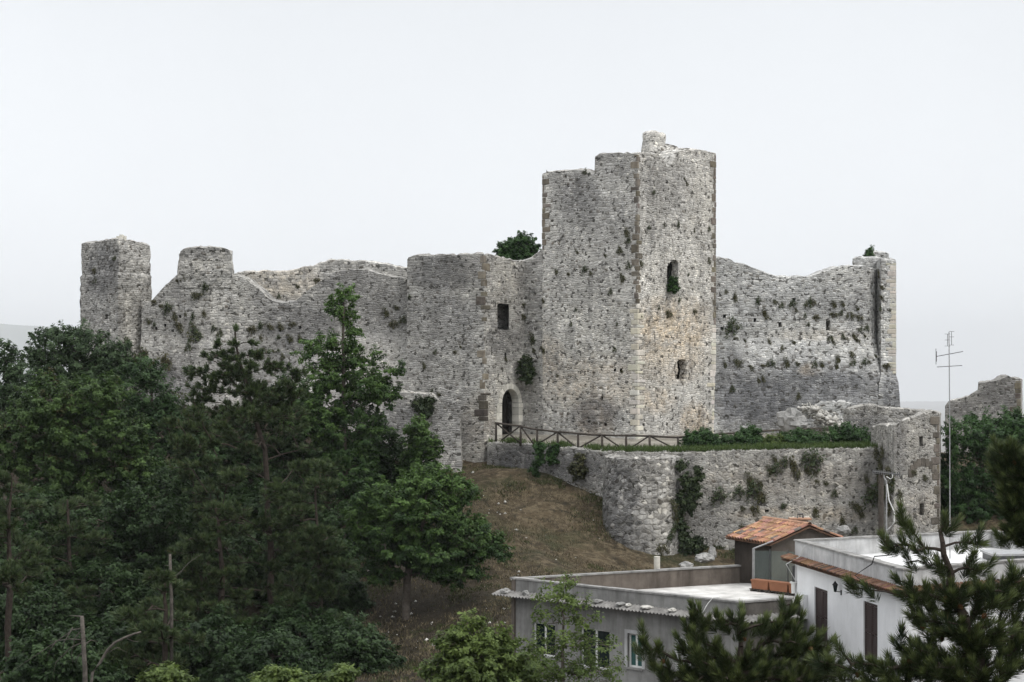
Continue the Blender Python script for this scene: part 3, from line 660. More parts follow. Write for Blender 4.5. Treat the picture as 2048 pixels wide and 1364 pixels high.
def drum(name, px0, px1, Yc, pyt, pyb, mat, parent, **k):
    c = np.array(PX((px0 + px1) / 2, Yc)); r = (px1 - px0) / 2 / F * Yc
    p = Plan([(c[0] + r * math.cos(a), c[1] + r * math.sin(a)) for a in np.linspace(0, 2 * math.pi, 19)[:-1]], closed=True)
    return ribbon(name, p, [(0, zpy(pyt, Yc)), (p.u[-1], zpy(pyt, Yc))], zpy(pyb, Yc), .6, mat, parent, res=.14, jit=.05, lid=zpy(pyt + 1, Yc), **k)
drum('turret', 1706, 1764, 115.4, 517, 560, M['right'], castle)
pq = Plan([PX(1740, 118.2), PX(1741, 116.6), PX(1775, 116.4), PX(1777, 118.2)])
ribbon('turret', pq, [(0, zpy(504, 117)), (pq.u[1], zpy(504, 117)), (pq.u[2] - .1, zpy(504, 116.5)), (pq.u[2], zpy(507, 116.5)), (pq.u[3], zpy(506, 117))], zpy(530, 116), .6, M['right'], castle, res=.13, jit=.06)
# --- upper terrace ground behind the retaining wall
RW = [(975, 886, 106.6), (1040, 889, 105.2), (1110, 894, 103.5), (1210, 904, 100.9), (1300, 906, 99.6), (1390, 905, 98.9), (1500, 902, 98.9), (1640, 899, 99.6), (1760, 897, 100.4)]
prw = Plan([PX(a, c) for a, b, c in RW])
ribbon('retaining_wall', prw, [(prw.u[i], zpy(b, c)) for i, (a, b, c) in enumerate(RW)], -12.3, .8, M['retain'], None, [prw.prof([(x - 4, y - 5), (x + 4, y - 5), (x + 4, y + 5), (x - 4, y + 5)]) for x, y in [(1532, 1019), (1629, 1022)]], .17,
       lambda z, u: max(0., -4.2 - z) * .05, [(1040, 925, 70, 40, 'd', 1.), (1150, 935, 70, 40, 'd', .85), (1600, 1030, 150, 20, 'w', .5), (1560, 960, 180, 40, 'w', .25), (1450, 950, 80, 40, 'l', .2), (1740, 960, 20, 70, 'd', .5), (1400, 1060, 80, 40, 'd', .3)], base=(10, 99, -10))
tag(bpy.context.scene.objects['retaining_wall'], 'long rubble retaining wall with weeds below the castle path', 'wall')
NU, NV = 80, 16; V = []; 
for i in range(NU):
    u = prw.u[-1] * i / (NU - 1); a = prw.at(np.array([u]))[0]; n = prw.normal(np.array([u]))[0]
    za = float(np.interp(u, prw.u, [zpy(b, c) for _, b, c in RW])) - .06
    for j in range(NV):
        s = j / (NV - 1); y = a[1] + .35 + s * (113 - a[1]); x = a[0] + s * 1.2
        zb_ = -3.30 - .0 * x
        V.append((x, y, za + (zb_ - za) * min(1, s * 2.2) + .05 * mnoise.noise(Vector((x, y, 0))) + (1.3 * math.exp(-((x - 20.2) / 1.8) ** 2) * max(0, (s - .35)))))
idx = np.arange(NU * NV).reshape(NU, NV)
tt = NT('terrace_earth'); co = tt.n('ShaderNodeTexCoord', None, 3)
c = tt.mix(tt.mr(tt.noise(co, 1.2, 5), .35, .65), (.16, .145, .12), (.30, .28, .24)); tt.put(tt.b.inputs['Base Color'], c); tt.bump(tt.noise(co, 9, 5, .7), .8, .06)
tag(mk('path', V, np.stack([idx[:-1, :-1], idx[1:, :-1], idx[1:, 1:], idx[:-1, 1:]], -1).reshape(-1, 4), tt.mat), 'gravel path leading to the castle gate', 'path', kind='structure')
# --- bastion
bc = np.array(PX(1287, 99.2)); br = 2.02
arcs = [(bc[0] + br * math.cos(a), bc[1] + br * math.sin(a)) for a in np.linspace(math.pi, 2 * math.pi, 15)]
pbn = Plan([(arcs[0][0], arcs[0][1] + 1.6)] + arcs + [(arcs[-1][0], arcs[-1][1] + 1.6)])
zt = zpy(918, 97.2)
V0 = ribbon('round_bastion', pbn, [(0, zt), (pbn.u[-1], zt + .06)], -12.5, 1.3, M['rubble'], None, (), .17, lambda z, u: max(0., zt - z) * .07, [(1240, 1010, 50, 110, 'd', .85), (1320, 1000, 40, 90, 'l', .4), (1355, 1010, 14, 110, 'd', .6), (1240, 1080, 40, 40, 'd', .5), (1300, 960, 30, 60, 'd', .3)], base=(bc[0], bc[1], -10), lid=zt + .02, jit=.06)
tag(V0, 'squat half-round rubble bastion projecting from the retaining wall', 'bastion')
# --- ruined house at the right end of the retaining wall
ruin = thing('ruined_house', 'roofless rubble house with two slit windows at the right end of the retaining wall', 'ruin', (*PX(1830, 100), -11))
pa = Plan([PX(1742, 101.8), PX(1788, 97.8), PX(1878, 99.2), PX(1882, 106)])
ribbon('front_wall', pa, pa.prof([(1742, 854), (1755, 851), (1783, 851), (1787, 850)], 0) + pa.prof([(1789, 849), (1805, 843), (1845, 829), (1858, 824), (1870, 823), (1877, 826)], 1) + [(pa.u[-1], zpy(826, 106))], -12.5, .7, M['ruin'], ruin,
       [pa.prof([(1839, 873), (1846, 873), (1846, 893), (1839, 893)], 1), pa.prof([(1839, 1007), (1848, 1007), (1848, 1031), (1839, 1031)], 1), pa.prof([(1846, 926), (1866, 926), (1866, 930), (1846, 930)], 1)], .15, None,
       [(1800, 900, 16, 70, 'd', .6), (1840, 900, 40, 60, 'l', .35), (1770, 960, 20, 80, 'd', .6), (1845, 1010, 40, 40, 'w', .25)])
c1 = pa.p[2]; quoins('corner_stones', c1, (pa.p[1] - c1) / np.linalg.norm(pa.p[1] - c1), (pa.p[3] - c1) / np.linalg.norm(pa.p[3] - c1), zpy(1060, 99), zpy(830, 99), M['tufa'], ruin, .38, (.2, .5), .04, tint=(.6, 1.1))
mb = MB()
for a in np.linspace(.35, math.pi - .35, 9):
    q = pa.uz(1846 - 27 * math.cos(a), 958 - 34 * math.sin(a), 1); p = pa.at(np.array([q[0]]))[0]; n = pa.nrm[1]; d = pa.d[1]
    tv = random.uniform(.6, 1.1)
    o = np.array([p[0] + n[0] * .04 - d[0] * .14, p[1] + n[1] * .04 - d[1] * .14, q[1] - .2])
    mb.obox(o, np.array([d[0], d[1], 0]) * .26, np.array([-n[0], -n[1], 0]) * .3, (0, 0, .42), (tv, tv, tv))
mb.build('blocked_arch', M['tufa'], ruin)
pbk = Plan([PX(1700, 103.8), PX(1760, 104.6), PX(1879, 106)])
ribbon('back_wall', pbk, pbk.prof([(1700, 822), (1715, 814), (1730, 810), (1752, 811), (1758, 815), (1800, 818), (1845, 822), (1879, 826)]), -6, .7, M['ruin'], ruin, (), .17, None, [(1740, 850, 50, 30, 'd', .7), (1820, 832, 60, 15, 'd', .35)])
# --- far ruined wall behind the trees
pf = Plan([PX(1890, 128), PX(1955, 127), PX(2041, 125.5), PX(2045, 131)])
fw = ribbon('ruined_wall', pf, pf.prof([(1890, 812), (1896, 804), (1910, 800), (1935, 793), (1948, 785), (1955, 783), (1956.5, 766), (1975, 764), (2000, 760), (2012, 755), (2018, 751), (2024, 755), (2040, 757)]) + [(pf.u[-1], zpy(760, 130))], -9, 1.2, M['gate'], None, (), .2, None, [(1920, 820, 40, 20, 'd', .6), (2000, 790, 50, 40, 'd', .6)], base=(*PX(1965, 127), -6))
tag(fw, 'dark stepped fragment of ruined wall rising behind the green trees', 'ruin')
quoins('corner_stones', pf.p[2], (pf.p[1] - pf.p[2]) / np.linalg.norm(pf.p[1] - pf.p[2]), (pf.p[3] - pf.p[2]) / np.linalg.norm(pf.p[3] - pf.p[2]), zpy(840, 125.5), zpy(762, 125.5), M['tufa'], fw, .4, (.3, .6), .03)

# ------------------------------------------------------------------ rocks
def rock(name, label, px, py, Y, w, h, seed, mat='rock', group=None, d=None, cat='rock'):
    bm = bmesh.new(); bmesh.ops.create_icosphere(bm, subdivisions=3, radius=1.0)
    for v in bm.verts:
        c = v.co.copy(); k = 1 + .35 * mnoise.noise(c * 1.3 + Vector((seed, 0, 0))) + .18 * mnoise.noise(c * 3.1 + Vector((0, seed, 0)))
        q = c * k
        for a in (0, 1, 2): q[a] = round(q[a] * 2.6) / 2.6 * .35 + q[a] * .65
        v.co = Vector((q.x * w / 2, q.y * (d or w) / 2, q.z * h / 2))
    me = bpy.data.meshes.new(name); bm.to_mesh(me); bm.free(); me.materials.append(M[mat])
    o = bpy.data.objects.new(name, me); COL.objects.link(o); o.location = P(px, py, Y); o.rotation_euler = (0, 0, seed)
    return tag(o, label, cat, group)
rock('boulder', 'large pale grey boulder on the castle terrace left of the rubble heap', 1583, 842, 108, 1.7, 1.5, 1.3)
rock('boulder', 'smaller pale boulder beside the rubble heap on the castle terrace', 1605, 853, 107.5, .9, .7, 2.7)
rock('boulder', 'rounded pale boulder among bushes at the right end of the terrace', 1706, 858, 106.5, 1.2, .9, 4.1)
rock('boulder', 'curved white limestone outcrop at the foot of the bastion', 1408, 1116, 95.5, 1.0, .5, 5.5)
rock('boulder', 'white split rock right of the curved outcrop below the retaining wall', 1425, 1105, 96, .4, .7, 6.2)
rock('boulder', 'low white rock just above the terrace parapet', 1372, 1130, 94.5, .7, .35, 7.7)
rock('boulder', 'grey rock half hidden behind the slope tree on the hillside', 757, 1082, 93, .7, 1.0, 8.8)
rock('boulder', 'rounded boulder with a plant on top below the retaining wall', 1687, 1061, 97.5, .75, .55, 3.8)
bw = Plan([PX(1632, 109.6), PX(1702, 109.2)])
tag(ribbon('stone_block_wall', bw, bw.prof([(1632, 812), (1640, 806), (1690, 803), (1702, 808)]), -3.6, .8, M['right'], None, (), .15, base=(*PX(1667, 109), -3.3)), 'short coursed stone wall behind the rubble heap under the right curtain wall', 'wall')
def scatter_rocks(name, label, pts, smin, smax, mat, cat):
    V = []; Fc = []; base = np.array([[1, 0, 0], [-1, 0, 0], [0, 1, 0], [0, -1, 0], [0, 0, 1], [0, 0, -1.]])
    tri = np.array([[0, 2, 4], [2, 1, 4], [1, 3, 4], [3, 0, 4], [2, 0, 5], [1, 2, 5], [3, 1, 5], [0, 3, 5]])
    for k, p in enumerate(pts):
        s = smin * (smax / smin) ** (rng.random() ** 2.2)
        b = base * s * rng.uniform(.5, 1.2, (6, 1)) + rng.normal(0, s * .15, (6, 3)); a = rng.random() * 6.28
        b = np.column_stack([b[:, 0] * math.cos(a) - b[:, 1] * math.sin(a), b[:, 0] * math.sin(a) + b[:, 1] * math.cos(a), b[:, 2] * .8])
        V.append(b + p); Fc.append(tri + 6 * k)
    return tag(mk(name, np.concatenate(V), np.concatenate(Fc), M[mat]), label, cat, kind='stuff')
pts = []
while len(pts) < 260:
    px, py = rng.uniform(660, 1270), rng.uniform(930, 1364); Y = rng.uniform(76, 106); x, y = PX(px, Y)
    pts.append((x, y, gz(x, y) + .02))
scatter_rocks('stones', 'small pale stones scattered over the brown hillside', pts, .03, .16, 'stone', 'stones')
pts = []
for k in range(260):
    s = rng.random(); px = 1608 + s * 82 + rng.normal(0, 6); py = 815 + s * 42 + rng.normal(0, 7); pts.append(P(px, py, 109.2 - .8 * s + rng.normal(0, .2)))
scatter_rocks('rubble', 'heap of loose grey rubble sloping down under the right curtain wall', pts, .1, .34, 'stone', 'rubble')

# ------------------------------------------------------------------ plants
def unit(a): return a / np.maximum(np.linalg.norm(a, axis=-1, keepdims=True), 1e-9)
def leaves(pos, nrm, tan, Lx, Wx, tint):
    tan = unit(tan - nrm * (tan * nrm).sum(1, keepdims=True)); bi = np.cross(nrm, tan)
    L_ = Lx[:, None]; W2 = Wx[:, None] / 2
    V = np.stack([pos, pos + tan * L_ * .45 + bi * W2 - nrm * L_ * .06, pos + tan * L_ - nrm * L_ * .12, pos + tan * L_ * .45 - bi * W2 - nrm * L_ * .06], 1)
    n = len(pos); T = np.repeat(tint, 4, axis=0)
    return V.reshape(-1, 3), np.arange(4 * n).reshape(n, 4), T
def tubes(P0, P1, R0, R1, n=6):
    d = unit(P1 - P0); up = np.where(np.abs(d[:, 2:3]) < .9, np.array([[0, 0, 1.]]), np.array([[1., 0, 0]]))
    a = unit(np.cross(d, up)); b = np.cross(d, a); k = len(P0)
    an = np.arange(n) * 2 * math.pi / n; cs, sn = np.cos(an)[None, :, None], np.sin(an)[None, :, None]
    ring = a[:, None, :] * cs + b[:, None, :] * sn
    V = np.concatenate([P0[:, None] + ring * R0[:, None, None], P1[:, None] + ring * R1[:, None, None]], 1).reshape(-1, 3)
    q = np.arange(n); f = np.stack([q, (q + 1) % n, (q + 1) % n + n, q + n], 1)
    return V, (f[None] + (np.arange(k) * 2 * n)[:, None, None]).reshape(-1, 4)
def lobe_points(lobes, Y, n, rg, shell=.45, depth=.85):
    lb = np.array([(q[0], q[1], q[2], q[3], q[4] if len(q) > 4 else 0.) for q in lobes], float)
    wgt = lb[:, 2] * lb[:, 3]; k = rg.choice(len(lb), n, p=wgt / wgt.sum())
    d = unit(rg.normal(size=(n, 3))); r = (shell + (1 - shell) * rg.random(n)) ** .8
    sc = Y / F; l = lb[k]
    return np.stack([(l[:, 0] - CX + d[:, 0] * r * l[:, 2]) * sc, Y + l[:, 4] + d[:, 1] * r * np.minimum(l[:, 2], 90) * sc * depth, (HY - l[:, 1] + d[:, 2] * r * l[:, 3]) * sc], 1), d
def skeleton(pts, trunk, r0, rg):
    """connect the points to the trunk by short forking limbs; returns segments with radii"""
    T = np.array(trunk); ends = []
    m = len(T); dens = []
    for i in range(m - 1):
        for s in np.linspace(0, 1, 4)[:-1]: dens.append(T[i] + (T[i + 1] - T[i]) * s)
    dens.append(T[-1]); nodes = [np.array(q) for q in dens]; par = [-1] + list(range(len(dens) - 1)); nt_ = len(nodes)
    cost = [0.3 * np.linalg.norm(q - nodes[0]) for q in nodes]
    dt = np.min(np.linalg.norm(pts[:, None] - np.array(dens)[None], axis=2), axis=1)
    for i in np.argsort(dt):
        N_ = np.array(nodes); p = pts[i]; dd = np.linalg.norm(N_ - p, axis=1)
        up = (N_[:, 2] - p[2]) ; sc = dd + .25 * np.array(cost) + 1.2 * np.maximum(0, up)
        j = int(np.argmin(sc)); mid = (N_[j] * .5 + p * .5) + rg.normal(0, .06 * dd[j], 3) + np.array([0, 0, .05 * dd[j]])
        nodes.append(mid); par.append(j); cost.append(cost[j] + dd[j] / 2)
        nodes.append(p); par.append(len(nodes) - 2); cost.append(cost[-1] + dd[j] / 2)
    cnt = np.zeros(len(nodes))
    for i in range(len(nodes) - 1, 0, -1):
        if i >= nt_: cnt[i] = max(cnt[i], 1)
        cnt[par[i]] += max(cnt[i], 1) if i >= nt_ else cnt[i]
    N_ = np.array(nodes); tot = max(cnt[0], 1); rad = r0 * np.maximum(cnt, .6) ** .5 / tot ** .5
    for i in range(nt_): rad[i] = max(rad[i], r0 * (1 - .8 * i / nt_))
    i = np.arange(1, len(nodes)); pi = np.array(par)[1:]
    return N_[pi], N_[i], np.minimum(rad[pi], np.where(pi < nt_, rad[i] * 1.25, rad[pi])), rad[i], N_[pi]
DENS = 2.5
def tree(name, label, Y, base_px, lobes, leaf, bark='bark', n=130, per=70, rc=.45, ls=(.16, .11), r0=.16, flat=.75, seed=1, cat='tree', group=None, tip=.35, dead=0., top=None, shell=.45, depth=.85, droop=.3, trunk=True, base_xyz=None, brown=0., spray=.45):
    rg = np.random.default_rng(seed)
    n = int(n * DENS); per = int(per * 1.25)
    C_, D_ = lobe_points(lobes, Y, n, rg, shell, depth)
    lb = np.array([q[:4] for q in lobes], float)
    bx, by = PX(base_px, Y); bz = gz(bx, by) - .25
    if base_xyz is not None: bx, by, bz = base_xyz
    root = thing(name, label, cat, (bx, by, bz), group)
    k = np.repeat(np.arange(n), per); N_ = n * per
    rcl = rc * rg.uniform(.6, 1.3, n)
    sd_ = unit(D_ * .8 + np.array([0, 0, spray]) + rg.normal(0, .45, (n, 3))); along = rg.random(N_) ** .8
    off = unit(rg.normal(size=(N_, 3))) * (rg.random(N_) ** .6 * (1.05 - .75 * along))[:, None] * rcl[k][:, None] * np.array([1, 1, flat])
    off = off * .8 + sd_[k] * ((along - .3) * 1.7 * rcl[k])[:, None]
    pos = C_[k] + off
    nr = unit(np.array([0, 0, .75]) + .55 * unit(off) + .35 * D_[k] + rg.normal(0, .45, (N_, 3)))
    tan = off * np.array([1, 1, .3]) + rg.normal(0, .25, (N_, 3)) + np.array([0, 0, -droop * .3])
    Lx = ls[0] * rg.uniform(.65, 1.3, N_); Wx = ls[1] * rg.uniform(.65, 1.25, N_)
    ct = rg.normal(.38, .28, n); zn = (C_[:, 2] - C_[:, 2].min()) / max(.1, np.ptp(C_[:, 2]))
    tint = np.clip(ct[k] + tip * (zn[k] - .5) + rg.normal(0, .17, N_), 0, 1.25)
    br = (rg.random(n) < brown).astype(float)[k] * rg.uniform(.3, 1, N_)
    V, Fc, T = leaves(pos, nr, tan, Lx, Wx, np.column_stack([tint, br, np.zeros(N_)]))
    mk('crown', V, Fc, M[leaf], root, attr={'tint': T})
    if trunk:
        if top is None:
            i = int(np.argmin(lb[:, 1])); cxm = (lb[:, 0] * lb[:, 2] * lb[:, 3]).sum() / (lb[:, 2] * lb[:, 3]).sum()
            top = [(cxm * .6 + base_px * .4, lb[:, 1].mean()), (lb[i, 0] * .6 + cxm * .4, lb[i, 1] + lb[i, 3] * .2)]
        tp = [np.array([bx, by, bz])] + [P(a, b, Y) for a, b in top]
        tr = [tp[0]]
        for a, b in zip(tp[:-1], tp[1:]):
            for s in (.33, .66, 1.): tr.append(a + (b - a) * s + (rg.normal(0, .07, 3) if s < 1 else 0))
        P0, P1, R0, R1, _ = skeleton(C_, tr, r0, rg)
        V, Fc = tubes(P0, P1, R0, R1)
        mk('trunk', V, Fc, M[bark], root, smooth=True)
    return root
def needles(tufts, axis, per, Ln, Wn, rg, spread=.75, ax_len=.0, tipb=.35):
    n = len(tufts); k = np.repeat(np.arange(n), per); N_ = n * per
    s = rg.random(N_); rad = unit(rg.normal(size=(N_, 3))); a = axis[k]; rad = unit(rad - a * (rad * a).sum(1, keepdims=True))
    sp = spread * (1.15 - .75 * s) * rg.uniform(.75, 1.2, N_)
    d = unit(a * np.cos(sp)[:, None] + rad * np.sin(sp)[:, None])
    pos = tufts[k] + a * ((s - .75) * ax_len)[:, None]
    ct = rg.normal(.25, .12, n)
    tint = np.clip(ct[k] + rg.normal(0, .1, N_) + tipb * np.clip((s - .72) * 3.5, 0, 1), 0, 1.2)
    return leaves(pos, unit(np.cross(d, rg.normal(size=(N_, 3)))), d, Ln * rg.uniform(.75, 1.15, N_), np.full(N_, Wn), np.column_stack([tint, (rg.random(N_) < .02) * 1., np.zeros(N_)]))
def pine(name, label, Y, base_px, lobes, n, per, Ln, Wn, ax, r0, seed, mat, top, group=None, spread=.8, tipb=.35, base_xyz=None, minsep=0., up=.5, shell=.2, cones=0):
    rg = np.random.default_rng(seed)
    C_, D_ = lobe_points(lobes, Y, n * (3 if minsep else 1), rg, shell, .9)
    if minsep:
        keep = []
        for i, c in enumerate(C_):
            if all(np.sum((c - C_[j]) ** 2) > minsep ** 2 for j in keep): keep.append(i)
            if len(keep) >= n: break
        C_, D_ = C_[keep], D_[keep]; n = len(keep)
    bx, by = PX(base_px, Y); bz = gz(bx, by) - .25
    if base_xyz is not None: bx, by, bz = base_xyz
    root = thing(name, label, 'tree', (bx, by, bz), group)
    tp = [np.array([bx, by, bz])] + [P(a, b, Y) for a, b in top]; tr = [tp[0]]
    for a, b in zip(tp[:-1], tp[1:]):
        for s in (.25, .5, .75, 1.): tr.append(a + (b - a) * s + (rg.normal(0, .03, 3) if s < 1 else 0))
    P0, P1, R0, R1, _ = skeleton(C_, tr, r0, rg)
    last = unit((P1 - P0)[-2 * n:][1::2])
    # tip nodes were appended in sorted order: recompute axis by nearest segment end
    ends = P1[-2 * n:][1::2]
    order = np.array([int(np.argmin(((ends - c) ** 2).sum(1))) for c in C_])
    axis = unit(last[order] * .6 + np.array([0, 0, up]) + .25 * D_ + rg.normal(0, .12, (n, 3)))
    V, Fc, T = needles(C_, axis, per, Ln, Wn, rg, spread, ax, tipb)
    mk('crown', V, Fc, M[mat], root, attr={'tint': T})
    V, Fc = tubes(P0, P1, np.maximum(R0, Wn * .7), np.maximum(R1, Wn * .6)); mk('trunk', V, Fc, M['barkpine'], root, smooth=True)
    for q in range(cones):
        i = rg.integers(n); mb = MB(); c = C_[i] - axis[i] * .1; dd = unit(rg.normal(0, .4, 3) + np.array([0, 0, -.5]))
        for z_ in range(5):
            mb.tube([c + dd * (.012 * z_), c + dd * (.012 * z_ + .014)], (.016, .025, .028, .024, .014)[z_], 8, (.012, .021, .024, .018, .006)[z_])
        mb.build('cone', M['conebrown'], root)
    return root

# --- broadleaved trees on the hillside, left to right
tree('broadleaf_tree', 'small grey-green tree cut off by the left edge in front of the far hill', 100, 8, [(8, 712, 16, 26), (28, 735, 22, 26), (5, 760, 40, 40), (20, 800, 45, 40)], 'leaf_grey', n=60, seed=3, r0=.12)
tree('broadleaf_tree', 'grey-green rounded tree covering the foot of the left corner tower', 106, 150, [(125, 668, 26, 16), (160, 668, 26, 16), (110, 695, 55, 35), (175, 705, 60, 42), (228, 722, 40, 32), (90, 745, 46, 45), (200, 765, 60, 50), (140, 780, 60, 50)], 'leaf_grey', n=230, seed=4, r0=.2)
tree('broadleaf_tree', 'feathery tree with reddish twigs below the left end of the curtain wall', 100, 290, [(285, 745, 36, 28), (300, 800, 52, 46), (335, 860, 56, 50), (270, 850, 45, 50), (330, 930, 60, 60), (395, 900, 50, 50)], 'leaf_locust', n=200, seed=5, brown=.06)
tree('broadleaf_tree', 'lush mid-green maple in front of the grey-green tree', 90, 150, [(100, 800, 70, 42), (190, 795, 60, 40), (60, 860, 60, 55), (150, 880, 80, 60), (235, 870, 55, 50), (110, 955, 70, 60), (200, 975, 60, 55), (270, 945, 40, 60), (20, 900, 40, 60)], 'leaf_maple', n=330, per=80, seed=6, r0=.2, brown=.05)
tree('broadleaf_tree', 'dark leafy tree filling the wood below the maple', 84, 180, [(60, 1040, 80, 60), (190, 1060, 80, 60), (300, 1030, 70, 60), (120, 1130, 90, 60), (270, 1130, 80, 60)], 'leaf_dark', n=260, seed=7, r0=.2)
tree('broadleaf_tree', 'dark tree wedged between the pine and the curtain wall', 102, 600, [(590, 790, 45, 40), (560, 850, 60, 60), (620, 880, 60, 60), (450, 880, 60, 60), (500, 940, 80, 60), (420, 960, 60, 60)], 'leaf_dark', n=240, seed=8)
tree('broadleaf_tree', 'tall elm with pale green top rising against the left curtain wall', 97, 690, [(690, 590, 24, 12), (672, 604, 18, 10), (684, 628, 26, 18), (698, 655, 16, 18), (640, 690, 30, 20), (612, 706, 16, 12), (692, 712, 36, 24), (738, 716, 24, 16), (800, 742, 18, 10), (648, 755, 44, 32), (722, 775, 50, 36), (770, 790, 26, 22), (630, 830, 56, 50), (705, 860, 66, 60), (690, 950, 80, 55)], 'leaf_elm', n=250, per=75, seed=9, r0=.18, tip=.9, rc=.42, flat=.6)
tree('broadleaf_tree', 'dark tree behind the elm in front of the low outwork wall', 101, 780, [(755, 880, 42, 36), (795, 925, 42, 42), (830, 985, 40, 40), (720, 930, 60, 60), (790, 1000, 60, 50)], 'leaf_dark', n=190, seed=10)
tree('broadleaf_tree', 'slender bright green sapling beside the gatehouse foot', 99.5, 838, [(835, 862, 22, 18), (848, 895, 30, 26), (830, 935, 33, 33), (858, 950, 22, 26), (822, 980, 36, 28)], 'leaf_elm', n=95, seed=11, r0=.09, tip=.9, rc=.36)
tree('broadleaf_tree', 'spreading green tree alone on the brown slope with ivy-clad trunk', 84, 812, [(855, 962, 42, 22), (905, 985, 42, 28), (790, 1000, 50, 34), (742, 1012, 30, 24), (850, 1035, 78, 42), (930, 1072, 58, 38), (978, 1098, 34, 24), (780, 1088, 58, 38), (860, 1110, 80, 40), (720, 1040, 26, 20), (905, 1140, 55, 24), (765, 1150, 36, 16)], 'leaf_elm', n=330, per=75, seed=12, r0=.2, flat=.6, tip=.6, top=[(815, 1150), (850, 1000)], rc=.42, ls=(.15, .10))
tree('broadleaf_tree', 'bright green leafy tree in front of the grey house at the bottom', 47, 960, [(932, 1258, 28, 26), (905, 1300, 34, 32), (990, 1300, 52, 36), (955, 1335, 75, 38), (1045, 1330, 44, 34), (885, 1350, 40, 26), (1000, 1370, 90, 30)], 'leaf_bright', n=130, per=55, rc=.26, ls=(.12, .075), seed=13, r0=.1, flat=.5, tip=.5)
tree('broadleaf_tree', 'airy acacia with sparse pale leaves and thin stems over the house windows', 43, 1130, [(1120, 1168, 28, 12), (1105, 1190, 36, 14), (1150, 1205, 40, 16), (1095, 1235, 34, 16), (1170, 1228, 36, 16), (1080, 1290, 36, 22), (1140, 1275, 44, 22), (1195, 1285, 40, 22), (1205, 1330, 46, 22), (1110, 1330, 56, 26), (1160, 1360, 80, 22)], 'leaf_bright', n=105, per=20, rc=.24, ls=(.085, .05), seed=14, r0=.055, flat=.45, top=[(1125, 1280), (1128, 1165)])
tree('broadleaf_tree', 'top of a pale yellow-green tree poking up at the bottom left edge', 40, 330, [(328, 1352, 30, 12), (305, 1362, 18, 8), (350, 1366, 30, 10)], 'leaf_bright', n=42, per=40, rc=.18, ls=(.11, .065), seed=15, r0=.05)
tree('broadleaf_tree', 'tip of a pale yellow-green tree at the bottom below the dark pine', 40, 570, [(560, 1350, 20, 9), (530, 1362, 26, 8), (590, 1364, 26, 8)], 'leaf_bright', n=40, per=40, rc=.18, ls=(.11, .065), seed=16, r0=.05)
tree('broadleaf_tree', 'small pale treetop at the bottom edge left of the stony patch', 40, 680, [(690, 1350, 18, 10), (665, 1364, 26, 8)], 'leaf_bright', n=28, per=40, rc=.17, ls=(.11, .065), seed=17, r0=.05)
tree('broadleaf_tree', 'dense dark green laurel tree right of the ruined house', 104, 1950, [(1925, 865, 42, 30), (1985, 880, 45, 40), (2035, 895, 40, 50), (1915, 945, 38, 60), (1990, 960, 60, 70), (2040, 1000, 50, 80), (1930, 1020, 48, 60), (1990, 1060, 60, 50)], 'leaf_far', n=300, per=80, seed=18, droop=1.6, r0=.2)
tree('broadleaf_tree', 'tall leafy tree beyond the right edge in front of the dark ruined wall', 112, 2040, [(2030, 850, 30, 24), (2055, 880, 40, 40), (1960, 845, 22, 14)], 'leaf_far', n=80, per=70, seed=19, r0=.14)
tree('broadleaf_tree', 'bushy dark tree standing behind the gatehouse wall against the sky', 117, 1036, [(1038, 492, 26, 16), (1020, 502, 26, 14), (1050, 505, 22, 16), (1035, 515, 36, 14), (1052, 477, 4, 12), (1040, 478, 4, 10), (1068, 488, 4, 12)], 'leaf_far', n=120, per=50, rc=.32, seed=20, r0=.12)
tree('shrub', 'small bush growing on top of the right corner tower', 115.2, 1741, [(1741, 506, 8, 8), (1738, 512, 9, 5), (1742, 499, 3, 4)], 'leaf_far', n=24, per=26, rc=.16, ls=(.10, .06), seed=21, r0=.03, cat='shrub', base_xyz=(*PX(1741, 115.2), zpy(518, 115.2)))
tree('shrub', 'dark undergrowth bush at the foot of the spreading slope tree', 78, 760, [(745, 1320, 30, 18), (790, 1335, 30, 20), (760, 1350, 40, 22)], 'leaf_dark', n=60, seed=22, r0=.06, cat='shrub', rc=.3)
# --- understorey of the wood
k = 0
for px, py, Y, lab in [(60, 1230, 76, 'shadowed thicket tree behind the bare-trunked pine'), (330, 1200, 82, 'shadowed thicket tree behind the grey dead branches'), (230, 1290, 68, 'shadowed green thicket beside the broken dead trunk'), (420, 1290, 72, 'shadowed thicket under the big pine on its left'), (620, 1120, 90, 'shadowed bush between the big pine and the slope tree'), (560, 1010, 96, 'shadowed leafy mass behind the big pine crown'), (30, 1120, 80, 'shadowed thicket tree at the left edge below the maple'), (480, 1130, 88, 'shadowed leafy tree just behind the large pine trunk'), (350, 1060, 92, 'shadowed leafy tree below the feathery tree'), (200, 1180, 80, 'shadowed leafy tree in the middle of the dark wood'), (690, 1060, 93, 'shadowed bush uphill and left of the slope tree'), (110, 1330, 62, 'shadowed thicket at the bottom left corner'), (540, 1330, 70, 'low shadowed thicket at the foot of the large pine'), (640, 1190, 86, 'shadowed bush on the slope right of the large pine trunk'), (600, 1260, 78, 'shadowed bush below the drooping pine'), (690, 1300, 73, 'shadowed low bush at the bottom right of the wood'), (420, 1000, 99, 'shadowed leafy tree between the feathery tree and the large pine'), (330, 980, 97, 'shadowed leafy tree right of the maple')]:
    tree('understorey_tree', lab, Y, px, [(px, py, 85, 55), (px - 60, py + 40, 60, 45), (px + 60, py + 40, 60, 45), (px, py + 80, 90, 40)], 'leaf_dark', n=170, seed=40 + k, group='shaded understorey trees of the wood', tip=.3); k += 1
